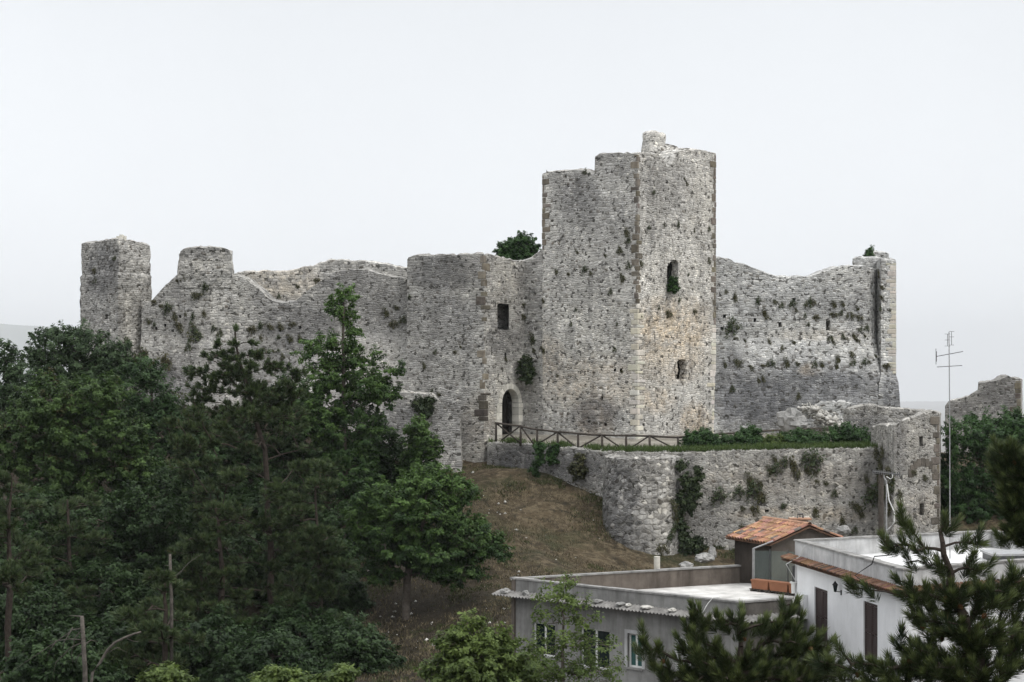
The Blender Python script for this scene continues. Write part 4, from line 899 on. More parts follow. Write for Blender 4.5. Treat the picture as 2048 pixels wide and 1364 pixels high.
# --- pines of the wood
def plates(cx, y0, y1, wf, step=27, seed=0, lean=0.):
    rg = np.random.default_rng(seed); o = []; y = y0
    while y < y1:
        wd = wf((y - y0) / (y1 - y0)); m = max(1, int(wd / 26)); c = cx + lean * (y - y0) / (y1 - y0)
        for q in range(m):
            x = c + rg.uniform(-1, 1) * wd; o.append((x, y + rg.uniform(-10, 10) + abs(x - c) * .10, rg.uniform(24, 44), rg.uniform(8, 15), rg.normal(0, wd / 45)))
        y += step * rg.uniform(.75, 1.25)
    return o
big = [(470, 660, 7, 10), (500, 688, 12, 12), (435, 690, 8, 12), (465, 685, 16, 14), (410, 712, 16, 12), (455, 715, 40, 16), (515, 712, 24, 14), (400, 745, 34, 16), (470, 745, 50, 20), (545, 735, 34, 16), (590, 750, 26, 14), (420, 780, 50, 20), (500, 785, 60, 22), (580, 785, 40, 20), (395, 820, 40, 20), (480, 825, 70, 24), (560, 830, 60, 22)] + plates(478, 735, 1310, lambda s: 70 + 90 * min(1, s * 3) - 30 * s, step=22, seed=2, lean=75)
pine('pine_tree', 'large dark pine with layered branches in front of the left curtain wall', 84, 540, big, 2500, 50, .28, .035, .16, .2, 30, 'needle_mid', [(542, 1150), (530, 900), (490, 760), (470, 664)], tipb=.7, shell=0.)
pine('pine_tree', 'dark pine with a long bare trunk at the left edge', 70, 18, plates(25, 960, 1180, lambda s: 40 + 60 * s, seed=3), 420, 50, .26, .03, .14, .13, 31, 'needle_mid', [(18, 1100), (24, 950)], tipb=.5)
pine('pine_tree', 'shadowy pine with twin trunks left of the large pine', 78, 440, plates(430, 1010, 1300, lambda s: 40 + 80 * s, seed=4), 700, 46, .28, .033, .14, .2, 32, 'needle_mid', [(445, 1150), (430, 1010)], tipb=.5)
pine('pine_tree', 'shadowy pine in the middle of the dark wood behind the dead branches', 80, 140, plates(140, 1000, 1290, lambda s: 40 + 90 * s, seed=5), 650, 46, .28, .033, .14, .18, 33, 'needle_mid', [(140, 1150), (135, 1000)], tipb=.4)
pine('pine_tree', 'low dark pine at the bottom left of the large pine trunk', 66, 330, plates(330, 1150, 1350, lambda s: 40 + 70 * s, seed=6), 450, 46, .27, .03, .14, .14, 34, 'needle_mid', [(330, 1250), (330, 1140)], tipb=.5)
pine('pine_tree', 'dark pine with drooping boughs right of the large pine trunk', 79, 640, plates(630, 960, 1290, lambda s: 40 + 60 * s, seed=7), 600, 46, .28, .033, .14, .17, 35, 'needle_mid', [(640, 1150), (630, 960)], tipb=.5)
# --- foreground pines
Rl = [(1806, 1030, 12, 24), (1814, 1065, 24, 18), (1785, 1088, 24, 12), (1840, 1100, 20, 14), (1908, 1048, 20, 20), (1955, 1075, 14, 18), (1925, 1090, 24, 14), (1870, 1130, 30, 14), (1825, 1128, 20, 10), (1950, 1130, 30, 20), (1796, 1158, 20, 9), (1704, 1170, 18, 7), (1738, 1180, 10, 6), (1835, 1188, 40, 18), (1900, 1190, 50, 28), (1980, 1190, 50, 34), (1842, 1232, 30, 18), (1890, 1250, 60, 34), (1960, 1260, 70, 40), (2030, 1180, 30, 60), (1800, 1268, 16, 8), (1840, 1295, 44, 26), (1680, 1298, 22, 14), (1655, 1328, 26, 18), (1712, 1330, 28, 16), (1780, 1338, 44, 18), (1860, 1335, 70, 34), (1950, 1340, 90, 40), (2030, 1290, 40, 60), (1740, 1366, 80, 12)]
pine('pine_tree', 'near pine with bushy needle clusters covering the white house', 17, 1960, Rl, 420, 210, .115, .0062, .20, .085, 50, 'needle', [(1955, 1300), (1900, 1170), (1880, 1060)], spread=.8, tipb=1.1, minsep=.10, up=.75, shell=.0, cones=14)
pine('pine_tree', 'near pine bough with cones hanging in from the right edge', 21, 2110, [(2010, 905, 30, 22), (2040, 945, 40, 40), (2025, 1000, 40, 36), (2040, 1060, 36, 40), (1992, 940, 22, 16), (2000, 1075, 22, 16)], 170, 190, .12, .0062, .2, .07, 51, 'needle', [(2110, 1100), (2080, 900)], spread=.8, tipb=.5, minsep=.085, up=.6, shell=.0, cones=5)
Cl = [(1298, 1300, 30, 36), (1290, 1262, 10, 10), (1388, 1240, 30, 28), (1432, 1248, 30, 18), (1480, 1240, 24, 30), (1400, 1300, 60, 34), (1540, 1256, 40, 30), (1586, 1222, 22, 36), (1592, 1285, 44, 34), (1500, 1330, 80, 32), (1640, 1290, 24, 30), (1640, 1340, 46, 26), (1350, 1345, 60, 24), (1450, 1350, 90, 24), (1600, 1350, 60, 24)]
pine('pine_tree', 'near pine with upright needle shoots covering the grey house corner', 19, 1480, Cl, 200, 210, .115, .0062, .20, .07, 52, 'needle', [(1490, 1380), (1480, 1310), (1475, 1250)], spread=.75, tipb=1.1, minsep=.10, up=.85, shell=.0, cones=9)
# --- dead trees
def dead(name, label, Y, base_px, lines, r):
    bx, by = PX(base_px, Y); bz = gz(bx, by) - .2; root = thing(name, label, 'dead tree', (bx, by, bz))
    mb = MB(); l0 = [(bx, by, bz)] + [P(*q, Y) for q in lines[0]]; mb.tube(l0, r, 8, r * .7); mb.build('trunk', M['deadwood'], root, smooth=True)
    for l in lines[1:]:
        mb = MB(); pp = [P(a, b, Y + (k * .25)) for k, (a, b) in enumerate(l)]; mb.tube(pp, r * .28, 5, r * .07); mb.build('branch', M['deadwood'], root, smooth=True)
    return root
dead('dead_tree', 'pale broken dead trunk with bare drooping branches at the bottom left', 56, 172, [[(170, 1340), (166, 1270), (164, 1232)], [(165, 1256), (145, 1260), (120, 1278), (80, 1305), (20, 1345)], [(166, 1258), (150, 1275), (143, 1310), (146, 1330)], [(168, 1283), (140, 1296), (112, 1325), (104, 1362)], [(165, 1233), (150, 1232), (137, 1231)], [(166, 1280), (140, 1278), (100, 1283)], [(170, 1303), (156, 1312), (150, 1330)], [(168, 1290), (182, 1280), (196, 1284)], [(145, 1256), (128, 1285), (126, 1300)], [(112, 1283), (100, 1300), (92, 1322)]], .085)
dead('dead_tree', 'bare forked grey branch leaning right of the broken trunk', 54, 160, [[(185, 1345), (200, 1325), (215, 1300), (230, 1285), (250, 1275), (268, 1268), (282, 1264)], [(215, 1305), (235, 1295), (250, 1303), (256, 1318)], [(250, 1276), (265, 1282), (282, 1284)]], .045)
dead('dead_tree', 'thin bare dead stem with a long side branch in the dark wood', 66, 343, [[(343, 1200), (341, 1150), (340, 1108)], [(345, 1158), (360, 1145), (378, 1125), (400, 1110)], [(341, 1130), (335, 1131), (328, 1131)], [(345, 1165), (330, 1160), (312, 1172)]], .07)
# --- grass and ground cover
def blades(name, label, pts, h, wd, mat, seed, cat='grass', vary=0.):
    rg = np.random.default_rng(seed); n = len(pts); pts = np.array(pts)
    d = unit(np.column_stack([rg.normal(0, .55, n), rg.normal(0, .55, n), np.ones(n)])); nr = unit(np.cross(d, rg.normal(size=(n, 3))))
    tv = np.clip(rg.normal(.5, .28, n) + (vary * np.array([mnoise.noise(Vector(q * 1.1)) + mnoise.noise(Vector(q * 3.1)) for q in pts]) if vary else 0), 0, 1.25)
    V, Fc, T = leaves(pts, nr, d, h * rg.uniform(.5, 1.4, n), np.full(n, wd), np.column_stack([tv, np.zeros(n), np.zeros(n)]))
    return tag(mk(name, V, Fc, M[mat], attr={'tint': T}), label, cat, kind='stuff')
n = 80000; px = rng.uniform(620, 1300, n); Yg = rng.uniform(52, 106.5, n); Xg = (px - CX) / F * Yg; zg = ground(Xg, Yg)
den = np.array([mnoise.noise(Vector((a * .5, b * .5, 1))) for a, b in zip(Xg, Yg)]); ok = (den + rng.random(n) * .9 > .12)
blades('dry_grass', 'short dry brown grass on the bare slope below the gate', np.column_stack([Xg, Yg, zg - .02])[ok], .17, .035, 'drygrass', 60, vary=.9)
n = 90000; px = rng.uniform(640, 1300, n); Yg = rng.uniform(56, 106.5, n); Xg = (px - CX) / F * Yg; zg = ground(Xg, Yg)
u_ = rng.uniform(0, prw.u[-1], 9000); q_ = prw.at(u_) + prw.normal(u_) * (.25 + rng.random(9000)[:, None] ** 2 * 1.1)
Xg[:9000] = q_[:, 0]; Yg[:9000] = q_[:, 1]; zg[:9000] = ground(q_[:, 0], q_[:, 1])
den = np.array([mnoise.noise(Vector((a * .28, b * .28, 7))) + .5 * mnoise.noise(Vector((a * 1.3, b * 1.3, 2))) for a, b in zip(Xg, Yg)])
blades('grass', 'patches of green weeds on the bare slope below the gate', np.column_stack([Xg, Yg, zg - .02])[den + .35 * (np.arange(n) < 9000) > .22], .2, .045, 'weeds', 62)
n = 22000; u = rng.uniform(.1, prw.u[-1], n); a = prw.at(u); za = np.interp(u, prw.u, [zpy(b, c) for _, b, c in RW])
s = rng.random(n) ** 1.5 * 2.2; ux = a[:, 0] + s * .02; ok = np.array([mnoise.noise(Vector((q * .8, 0, 4))) for q in u]) + rng.random(n) > .15 + .55 * (u < 9)
blades('grass', 'green grass and weeds along the edge of the castle path', np.column_stack([a[:, 0], a[:, 1] + .15 + s, za + .0 - 0.05 + s * .04])[ok], .36, .04, 'grass', 61)
# --- bushes on the terrace
for k, (lab, Y, lb) in enumerate([('rounded dark bush at the right end of the wooden fence', 101.5, [(1400, 879, 32, 18), (1425, 884, 34, 17), (1385, 887, 21, 12), (1450, 889, 30, 10)]),
        ('dark bush with a tall top in the middle of the terrace', 102, [(1500, 871, 21, 16), (1490, 882, 32, 16), (1515, 887, 25, 12)]),
        ('low pale green bush between two dark bushes on the terrace', 102, [(1550, 884, 22, 10), (1535, 890, 20, 7)]),
        ('wide low dark bush on the terrace left of the pointed one', 102.5, [(1600, 879, 39, 16), (1575, 885, 30, 13), (1630, 885, 30, 14)]),
        ('large pointed dark bush below the rubble heap', 103, [(1690, 867, 37, 18), (1670, 879, 41, 18), (1715, 881, 32, 18), (1735, 889, 16, 12)])]):
    bx = sum(q[0] for q in lb) / len(lb); x, y = PX(bx, Y)
    tree('bush', lab, Y, bx, lb, 'leaf_bright' if k == 2 else 'leaf_far', n=90 if k != 2 else 40, per=60, rc=.26, ls=(.12, .07), seed=70 + k, r0=.05, cat='bush', group='bushes on the castle terrace', base_xyz=(x, y, -4.0))

# ------------------------------------------------------------------ plants rooted in the walls
protos = []
for k in range(6):
    rg = np.random.default_rng(200 + k); n = 190
    m = 7; hub = np.column_stack([rg.uniform(-.75, .75, m), -rg.uniform(0, .35, m), rg.uniform(-.75, .75, m)]); hub[0] = 0; hr = rg.uniform(.22, .5, m); hr[0] = .55
    q = rg.choice(m, n, p=hr ** 2 / (hr ** 2).sum()); d = unit(np.column_stack([rg.normal(0, 1, n), -np.abs(rg.normal(0, .8, n)), rg.normal(.1, .9, n)]))
    pos = hub[q] + d * (rg.random(n) ** .5 * hr[q])[:, None] * np.array([1, .6, 1.05])
    V, Fc, T = leaves(pos, unit(d + rg.normal(0, .5, (n, 3)) + np.array([0, -.2, .5])), unit(d + np.array([0, 0, -.3]) + rg.normal(0, .5, (n, 3))), rg.uniform(.22, .45, n), rg.uniform(.09, .18, n),
                      np.column_stack([np.clip(rg.normal(.5, .3, n), 0, 1), (rg.random(n) < (.15 if k % 2 else .5)) * rg.uniform(.2, .8, n), np.zeros(n)]))
    protos.append((V, Fc, T, 'leaf_wall' if k % 3 else 'leaf_ivy'))
pm = []
def wall_plant(plan, px, py, s_px, label, group, batter=None):
    u, Y, seg = plan.hit(px); z = zpy(py, Y); n = plan.nrm[seg]; b = batter(z, u) if batter else 0.
    q = plan.at(np.array([u]))[0] + n * b; r = s_px / F * Y
    k = random.randrange(6)
    if len(pm) <= k or pm[k] is None:
        while len(pm) < 6: pm.append(None)
        V, Fc, T, m_ = protos[k]; o = mk('wall_plant', V, Fc, M[m_], attr={'tint': T}); pm[k] = o
    else: o = pm[k].copy(); COL.objects.link(o)
    o.location = (q[0], q[1], z); o.rotation_euler = (0, random.uniform(-.4, .4), math.atan2(n[0], -n[1])); o.scale = (r * random.uniform(.75, 1.3), r, r * random.uniform(.7, 1.45))
    tag(o, label, 'wall plant', group)
def Z(x0, y0, s, l): return [(x0 + s * a, y0 + s * b, s * c * 1.75) for a, b, c in l]
def hgt(py, a, b): return 'high on' if py < a else ('halfway up' if py < b else 'low on')
def size(s): return 'tiny' if s < 3.2 else ('small' if s < 5 else 'bushy')
def plantset(plan, pts, wall, a, b, batter=None):
    for x, y, s in pts: wall_plant(plan, x, y, s, f'{size(s)} dark green plant rooted {hgt(y, a, b) if a > 100 else "in"} {wall}', f'plants rooted in {wall}', batter)
r5 = Z(1400, 480, .3079, [(172, 335, 10), (228, 368, 16), (378, 400, 14), (490, 402, 13), (532, 420, 12), (602, 420, 17), (625, 452, 11), (712, 400, 18), (742, 402, 12), (870, 413, 18), (925, 412, 13), (1023, 440, 15), (420, 478, 18), (683, 485, 10), (757, 497, 12), (877, 483, 15), (918, 470, 12), (960, 493, 10), (990, 490, 12), (1045, 503, 16), (705, 545, 11), (210, 580, 30), (237, 635, 11), (290, 650, 9), (448, 657, 11), (604, 660, 11), (850, 635, 16), (863, 662, 12), (928, 620, 12), (952, 640, 12), (1001, 622, 11), (1027, 652, 16), (1070, 618, 12), (1085, 567, 13), (1045, 578, 10), (530, 703, 12), (240, 797, 18), (152, 803, 14), (325, 830, 16), (395, 815, 13), (430, 803, 10), (463, 808, 17), (552, 790, 22), (622, 803, 12), (735, 805, 17), (780, 805, 13), (875, 812, 14), (978, 797, 14), (885, 770, 14), (1045, 800, 17), (1077, 790, 12), (1132, 803, 18), (975, 745, 14), (1110, 750, 12), (395, 900, 12), (365, 908, 10), (197, 962, 13), (623, 1015, 12)])
plantset(pr, r5, 'the right curtain wall', 640, 700, rbat)
plantset(pr2, Z(1400, 480, .3079, [(1175, 440, 14), (1178, 370, 12), (1165, 215, 14), (1180, 305, 12), (1167, 805, 14), (1215, 810, 20), (1235, 455, 7)]), 'the right corner tower', 600, 680)
plantset(pk, Z(1050, 240, .3006, [(210, 1005, 16), (290, 1020, 10), (400, 998, 22), (440, 1020, 10), (345, 875, 10), (635, 868, 18), (678, 745, 18), (690, 800, 16), (650, 1048, 18), (532, 898, 10), (570, 1135, 10), (690, 960, 14), (60 + 60, 1200, 10)]), 'the shaded left face of the keep', 480, 640)
plantset(pk, Z(950, 600, .2493, [(770, 185, 12), (810, 82, 11), (1140, 187, 9), (545, 395, 18), (1120, 390, 12), (660, 600, 9), (1180, 570, 11)]), 'the shaded left face of the keep', 480, 640)
plantset(pk, Z(1050, 240, .3006, [(857, 478, 14), (822, 720, 14), (1020, 690, 14), (925, 697, 8), (1125, 733, 9), (773, 955, 14), (1085, 1030, 9), (1025, 1203, 12), (960, 1285, 18), (1128, 1268, 12), (1075, 420, 10), (1060, 390, 8), (772, 1302, 9), (890, 1255, 8), (1225, 720, 12), (1225, 935, 12)]), 'the bright right face of the keep', 480, 600)
plantset(pk, [(1171, 341, 7), (1180, 347, 4), (1094, 343, 3)], 'the top of the keep', 100, 200)
plantset(pg, Z(950, 600, .2493, [(390, 130, 20), (460, 300, 22), (470, 335, 20), (475, 405, 12), (395, 30, 18), (245, 470, 12)]), 'the inner corner of the gatehouse', 640, 700)
plantset(pg, Z(600, 440, .3666, [(598, 420, 10), (678, 792, 12), (740, 715, 8), (875, 690, 7), (757, 948, 10), (720, 930, 8), (848, 718, 8)]), 'the left face of the gatehouse', 640, 740)
plantset(pc, Z(600, 440, .3666, [(565, 540, 12), (525, 475, 12), (470, 500, 14), (515, 560, 14)]), 'the left curtain wall', 640, 690, bat)
plantset(pc, Z(0, 440, .3418, [(1205, 400, 18), (1155, 440, 22), (1075, 330, 12), (1047, 348, 10), (905, 475, 12), (985, 520, 24), (945, 500, 10), (1025, 563, 14), (870, 590, 12), (1130, 570, 12), (1085, 550, 8), (1045, 617, 20), (1135, 645, 32), (1195, 545, 12), (1250, 637, 12), (905, 615, 10), (1165, 685, 16), (1290, 655, 14), (1480, 630, 20), (1525, 622, 12), (1580, 622, 16), (1640, 620, 12), (1715, 605, 14), (1530, 690, 10), (1632, 690, 10), (1700, 690, 22), (1760, 695, 14), (1665, 800, 14), (1635, 763, 10), (1605, 765, 10), (1110, 740, 16), (985, 825, 28), (850, 770, 30)]), 'the left curtain wall', 640, 690, bat)
plantset(pb, Z(0, 440, .3418, [(1740, 385, 12), (1632, 442, 8), (1860, 350, 12)]), 'the far wall seen through the gap', 500, 560)
plantset(pl, Z(0, 440, .3418, [(660, 460, 9), (510, 540, 7), (555, 290, 14), (560, 345, 14), (670, 712, 18), (735, 715, 30), (672, 220, 10), (515, 600, 7), (845, 668, 12)]), 'the left corner tower', 560, 640)
plantset(prw, Z(1160, 840, .3613, [(1075, 210, 14), (1130, 228, 26), (1180, 250, 30), (1245, 222, 24), (1300, 240, 34), (1075, 285, 28), (1050, 270, 18), (1255, 275, 18), (1300, 290, 12), (940, 325, 24), (990, 345, 16), (880, 402, 26), (950, 402, 34), (995, 405, 28), (770, 430, 36), (970, 485, 22), (900, 488, 12), (1125, 478, 14), (1405, 400, 18), (1355, 345, 14), (1315, 340, 9), (1515, 470, 26), (1550, 510, 20), (1610, 435, 32), (1585, 320, 18), (1610, 400, 22), (1205, 315, 10), (1445, 555, 20), (1300, 505, 16), (1515, 605, 14), (900, 595, 16), (1640, 180, 18)]), 'the retaining wall', 940, 1010, lambda z, u: max(0., -4.2 - z) * .05)
plantset(pa, Z(1160, 840, .3613, [(1850, 285, 13), (1910, 320, 16), (1670, 250, 22), (1715, 280, 22), (1735, 340, 26), (1700, 400, 22), (1770, 410, 16), (1720, 470, 26), (1680, 180, 18), (1660, 330, 22)]), 'the ruined house', 940, 990)
plantset(pbn, Z(1160, 840, .3613, [(500, 605, 18), (480, 650, 22), (445, 700, 20), (505, 480, 22), (510, 545, 22)]), 'the round bastion', 1010, 1070, lambda z, u: max(0., zt - z) * .07)
def ivy(label, Y, lobes, n, seed, leaf='leaf_ivy', ls=(.13, .10)):
    x, y = PX(lobes[-1][0], Y)
    tree('ivy', label, Y, lobes[-1][0], lobes, leaf, n=n, per=50, rc=.22, ls=ls, seed=seed, cat='ivy', trunk=True, r0=.03, depth=.35, base_xyz=(x, y, zpy(lobes[-1][1] + lobes[-1][3], Y)))
ivy('tall dark ivy column between the bastion and the retaining wall', 97.9, [(1364, 932, 6, 8), (1395, 950, 10, 14), (1375, 962, 12, 16), (1388, 985, 12, 18), (1362, 1000, 12, 18), (1380, 1010, 12, 16), (1355, 1030, 12, 14), (1362, 1060, 14, 18), (1372, 1085, 16, 18), (1390, 1090, 18, 14), (1366, 1110, 16, 18)], 120, 90)
ivy('dark ivy clump left of the gate in the gatehouse corner', 109.2, [(1052, 722, 8, 12), (1050, 735, 13, 14), (1055, 745, 12, 14), (1052, 755, 8, 8)], 40, 91)
ivy('round dark ivy clump on the low outwork wall', 106.2, [(838, 806, 10, 9), (856, 808, 10, 10), (852, 824, 10, 10), (845, 816, 12, 10)], 40, 92)
ivy('green creeper hanging over the left part of the retaining wall', 103.2, [(1080, 894, 11, 4), (1110, 898, 9, 4), (1078, 915, 7, 18), (1104, 916, 6, 14), (1070, 938, 5, 12)], 34, 93, 'leaf_far')
ivy('brownish creeper at the foot of the retaining wall above the bare slope', 101.8, [(1160, 922, 7, 12), (1150, 942, 9, 13), (1164, 945, 5, 12)], 24, 94, 'leaf_wall')
ivy('leafy plant growing in the upper keep window', P(1346, 572, 1)[1] * 107.3, [(1346, 566, 7, 8), (1347, 576, 9, 7)], 26, 95, 'leaf_far', (.10, .07))

# ------------------------------------------------------------------ wooden fence along the path
fence = thing('wooden_fence', 'rustic wooden post and rail fence with crossed braces along the castle path', 'fence', (*PX(1150, 103), -4))
FP = [(992, 846, 879, 106.0), (1041, 852, 888, 105.0), (1074, 859, 891, 104.3), (1115, 864, 893, 103.6), (1156, 867, 899, 102.8), (1204, 870, 902, 102.2), (1252, 871, 904, 101.8), (1299, 872, 906, 101.5), (1356, 875, 902, 101.7), (1430, 869, 900, 103), (1500, 863, 895, 104), (1560, 860, 890, 105)]
for k, (x, yt, yb, Y) in enumerate(FP):
    mb = MB(); a, b = P(x, yb + 4, Y), P(x, yt, Y); mb.tube([a, (a + b) / 2 + np.array([.01, 0, 0]), b], .075, 7, .065); mb.build('post', M['wood'], fence, smooth=True)
    if k:
        x0, t0, b0, Y0 = FP[k - 1]; mb = MB(); p0, p1 = P(x0, t0, Y0), P(x, yt, Y); ex = (p1 - p0) * .03
        mb.tube([p0 - ex, (p0 + p1) / 2 + np.array([0, 0, .03 * random.uniform(-1, 1)]), p1 + ex], .065, 7, .055); mb.build('rail', M['wood'], fence, smooth=True)
        if k < 9:
            q0, q1 = P(x0, b0 - 2, Y0), P(x, yb - 2, Y); dn = np.array([0, .09, 0])
            if k % 2: lines = [(p0, (q0 + q1) / 2 * .0 + q1), (q0 + (q1 - q0) * .25, p1)] if k == 1 else [(q0 + (q1 - q0) * .2, p1)]
            else: lines = [(p0, q1 - (q1 - q0) * .2)]
            if k > 2: lines = [(p0, q1)] if k % 2 == 0 else [(q0, p1)]
            for a, b in lines:
                mb = MB(); mb.tube([np.array(a) + dn, np.array(b) + dn], .05, 6, .045); mb.build('brace', M['wood'], fence, smooth=True)
rl = thing('wooden_rail', 'low wooden rail in front of the rubble heap on the terrace', 'fence', (*PX(1640, 107), -3.3))
for x in (1605, 1640, 1678):
    mb = MB(); mb.tube([P(x, 868, 107), P(x, 856, 107)], .06, 6); mb.build('post', M['wood'], rl)
mb = MB(); mb.tube([P(1600, 858, 107), P(1640, 857, 107), P(1682, 855, 107)], .06, 6); mb.build('rail', M['wood'], rl)
mb = MB(); q = P(1314, 1126, 93); mb.tube([(q[0], q[1], q[2] - .8), P(1314, 1113, 93)], .16, 12); tag(mb.build('concrete_post', M['travertine'], base=(q[0], q[1], q[2] - .8)), 'short pale concrete post at the foot of the round bastion', 'post')

# ------------------------------------------------------------------ houses
def wallf(P0, P1, z0, z1, thick, holes, name, mat, parent):
    """plain wall with rectangular openings; holes (u0,u1,za,zb)"""
    P0 = np.array(P0, float); P1 = np.array(P1, float); Ln = np.linalg.norm(P1 - P0); d = (P1 - P0) / Ln; n = np.array([d[1], -d[0]])
    us = sorted({0, Ln} | {q for h in holes for q in h[:2]}); zs = sorted({z0, z1} | {q for h in holes for q in h[2:]}); mb = MB()
    Q = lambda u, z, dd=0.: (P0[0] + d[0] * u - n[0] * dd, P0[1] + d[1] * u - n[1] * dd, z)
    inh = lambda u, z: any(h[0] < u < h[1] and h[2] < z < h[3] for h in holes)
    for a, b in zip(us[:-1], us[1:]):
        for c, e in zip(zs[:-1], zs[1:]):
            if not inh((a + b) / 2, (c + e) / 2):
                mb.add([Q(a, c), Q(b, c), Q(b, e), Q(a, e)], [(0, 1, 2, 3)]); mb.add([Q(a, c, thick), Q(b, c, thick), Q(b, e, thick), Q(a, e, thick)], [(3, 2, 1, 0)])
    for h in holes:
        a, b, c, e = h
        for p, q in (((a, c), (b, c)), ((b, c), (b, e)), ((b, e), (a, e)), ((a, e), (a, c))):
            mb.add([Q(*p), Q(*q), Q(*q, thick), Q(*p, thick)], [(3, 2, 1, 0)])
    for p, q in (((0, z0), (Ln, z0)), ((Ln, z0), (Ln, z1)), ((Ln, z1), (0, z1)), ((0, z1), (0, z0))):
        mb.add([Q(*p), Q(*q), Q(*q, thick), Q(*p, thick)], [(0, 1, 2, 3)])
    return mb.build(name, mat, parent), Q, n, d
def bar(mb, Q, u0, u1, z0, z1, d0, d1):
    q = [(u0, z0), (u1, z0), (u1, z1), (u0, z1)]
    mb.hexa([Q(*p, d0) for p in q], [Q(*p, d1) for p in q])
def uzline(A, B, px, py):
    A = np.array(A); B = np.array(B); k = (px - CX) / F; fa, fb = A[0] - k * A[1], B[0] - k * B[1]; s = fa / (fa - fb); Y = A[1] + s * (B[1] - A[1])
    return s * np.linalg.norm(B - A), zpy(py, Y)
def window(Q, h, parent, mullions=1, frame='frame', pane='glass', fw=.06, d=.10):
    u0, u1, z0, z1 = h; mb = MB()
    bar(mb, Q, u0, u1, z0, z0 + fw, d + .06, d); bar(mb, Q, u0, u1, z1 - fw, z1, d + .06, d)
    bar(mb, Q, u0, u0 + fw, z0 + fw, z1 - fw, d + .06, d); bar(mb, Q, u1 - fw, u1, z0 + fw, z1 - fw, d + .06, d)
    for k in range(mullions):
        uc = u0 + (u1 - u0) * (k + 1) / (mullions + 1); bar(mb, Q, uc - fw * .6, uc + fw * .6, z0 + fw, z1 - fw, d + .06, d - .003)
    w = mb.build('window', M[frame], parent); mb = MB(); bar(mb, Q, u0 + fw * .5, u1 - fw * .5, z0 + fw * .5, z1 - fw * .5, d + .045, d + .03); mb.build('pane', M[pane], w)
    mb = MB(); bar(mb, Q, u0 - .05, u1 + .05, z0 - .06, z0 - .003, d, -.05); mb.build('sill', M['coping'], w)
    return w
# --- the grey house with the roof terrace
A = (-.02, 63.3); B = (7.14, 56.4); D = (8.45, 67.7); Cc = (8.96, 57.5); C2 = (9.88, 61.7)
zt_, zf = -7.0, -7.62
gh = thing('terrace_house', 'grey plastered house with a pale flat roof terrace below the bastion', 'house', (5, 61, -11.4))
W = []
for x0, x1, y0, y1 in [(1065, 1110, 1243, 1316), (1160, 1219, 1254, 1342), (1255, 1284, 1266, 1338), (1357, 1386, 1280, 1345)]:
    ua, za = uzline(A, B, x0, y0); ub_, zb2 = uzline(A, B, x1, y1); W.append((ua, ub_, min(zb2, za - .3), za))
_, Q, nA, dA = wallf(A, B, -11.4, -7.25, .3, W, 'wall', M['plaster'], gh)
for k, h in enumerate(W):
    if k < 2: window(Q, h, gh)
    else:
        wdw = window(Q, h, gh, 1, 'frame', 'teal' if k == 2 else 'frame')
        mb = MB(); u0, u1, z0, z1 = h; s = .12
        bar(mb, Q, u0 - s, u1 + s, z1, z1 + s, .02, -.012); bar(mb, Q, u0 - s, u0, z0, z1, .02, -.012); bar(mb, Q, u1, u1 + s, z0, z1, .02, -.012); mb.build('surround', M['greywall'], wdw)
def shut(Q, u0, u1, z0, z1, parent, mat, d=.0, leaves_=2):
    for k in range(leaves_):
        a = u0 + (u1 - u0) * k / leaves_ + .004; b = u0 + (u1 - u0) * (k + 1) / leaves_ - .004; mb = MB(); f = .06
        bar(mb, Q, a, a + f, z0, z1, d + .05, d); bar(mb, Q, b - f, b, z0, z1, d + .05, d); bar(mb, Q, a + f, b - f, z1 - .09, z1, d + .05, d); bar(mb, Q, a + f, b - f, z0, z0 + .12, d + .05, d); bar(mb, Q, a + f, b - f, (z0 + z1) / 2 - .04, (z0 + z1) / 2 + .04, d + .05, d)
        z = z0 + .13
        while z < z1 - .12:
            if abs(z - (z0 + z1) / 2) > .07:
                q = [(a + f, z), (b - f, z)]; mb.hexa([Q(a + f, z, d + .045), Q(b - f, z, d + .045), Q(b - f, z + .012, d + .045), Q(a + f, z + .012, d + .045)], [Q(a + f, z - .03, d + .008), Q(b - f, z - .03, d + .008), Q(b - f, z - .018, d + .008), Q(a + f, z - .018, d + .008)])
            z += .055
        mb.build('shutter', M[mat], parent)
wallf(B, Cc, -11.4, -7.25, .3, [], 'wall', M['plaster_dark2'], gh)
# parapets (stand 4 cm proud so that the eave tucks under them)
def parapet(P0, P1, z0, z1, th, name, mat, parent, cmat='coping', cov=.04, ch=.055):
    P0 = np.array(P0, float); P1 = np.array(P1, float); d = (P1 - P0) / np.linalg.norm(P1 - P0); n = np.array([d[1], -d[0]]); L_ = np.linalg.norm(P1 - P0)
    mb = MB(); o = np.array([*(P0 + n * .0), z0]); mb.obox(o, [*(d * L_), 0], [*(-n * th), 0], (0, 0, z1 - z0)); p = mb.build(name, mat, parent)
    mb = MB(); o = np.array([*(P0 + n * cov - d * cov), z1 + .003])
    k = max(1, int(L_ / 1.1)); sl = (L_ + 2 * cov) / k
    for i in range(k):
        jz = random.uniform(-.006, .006); mb.obox(o + np.array([*(d * sl * i), 0]) + np.array([0, 0, max(0, jz)]), [*(d * (sl - .008)), 0], [*(-n * (th + 2 * cov)), 0], (0, 0, ch + jz))
    mb.build('coping', M[cmat], p); return p
parapet(A, B, -7.25, zt_, .2, 'parapet', M['plaster'], gh)
nA2 = np.array(nA)
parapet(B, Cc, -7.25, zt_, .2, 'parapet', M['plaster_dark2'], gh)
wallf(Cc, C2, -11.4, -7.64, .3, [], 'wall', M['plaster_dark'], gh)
parapet(D, A, -11.4, zt_ - .0, .2, 'parapet', M['plaster_brown'], gh)
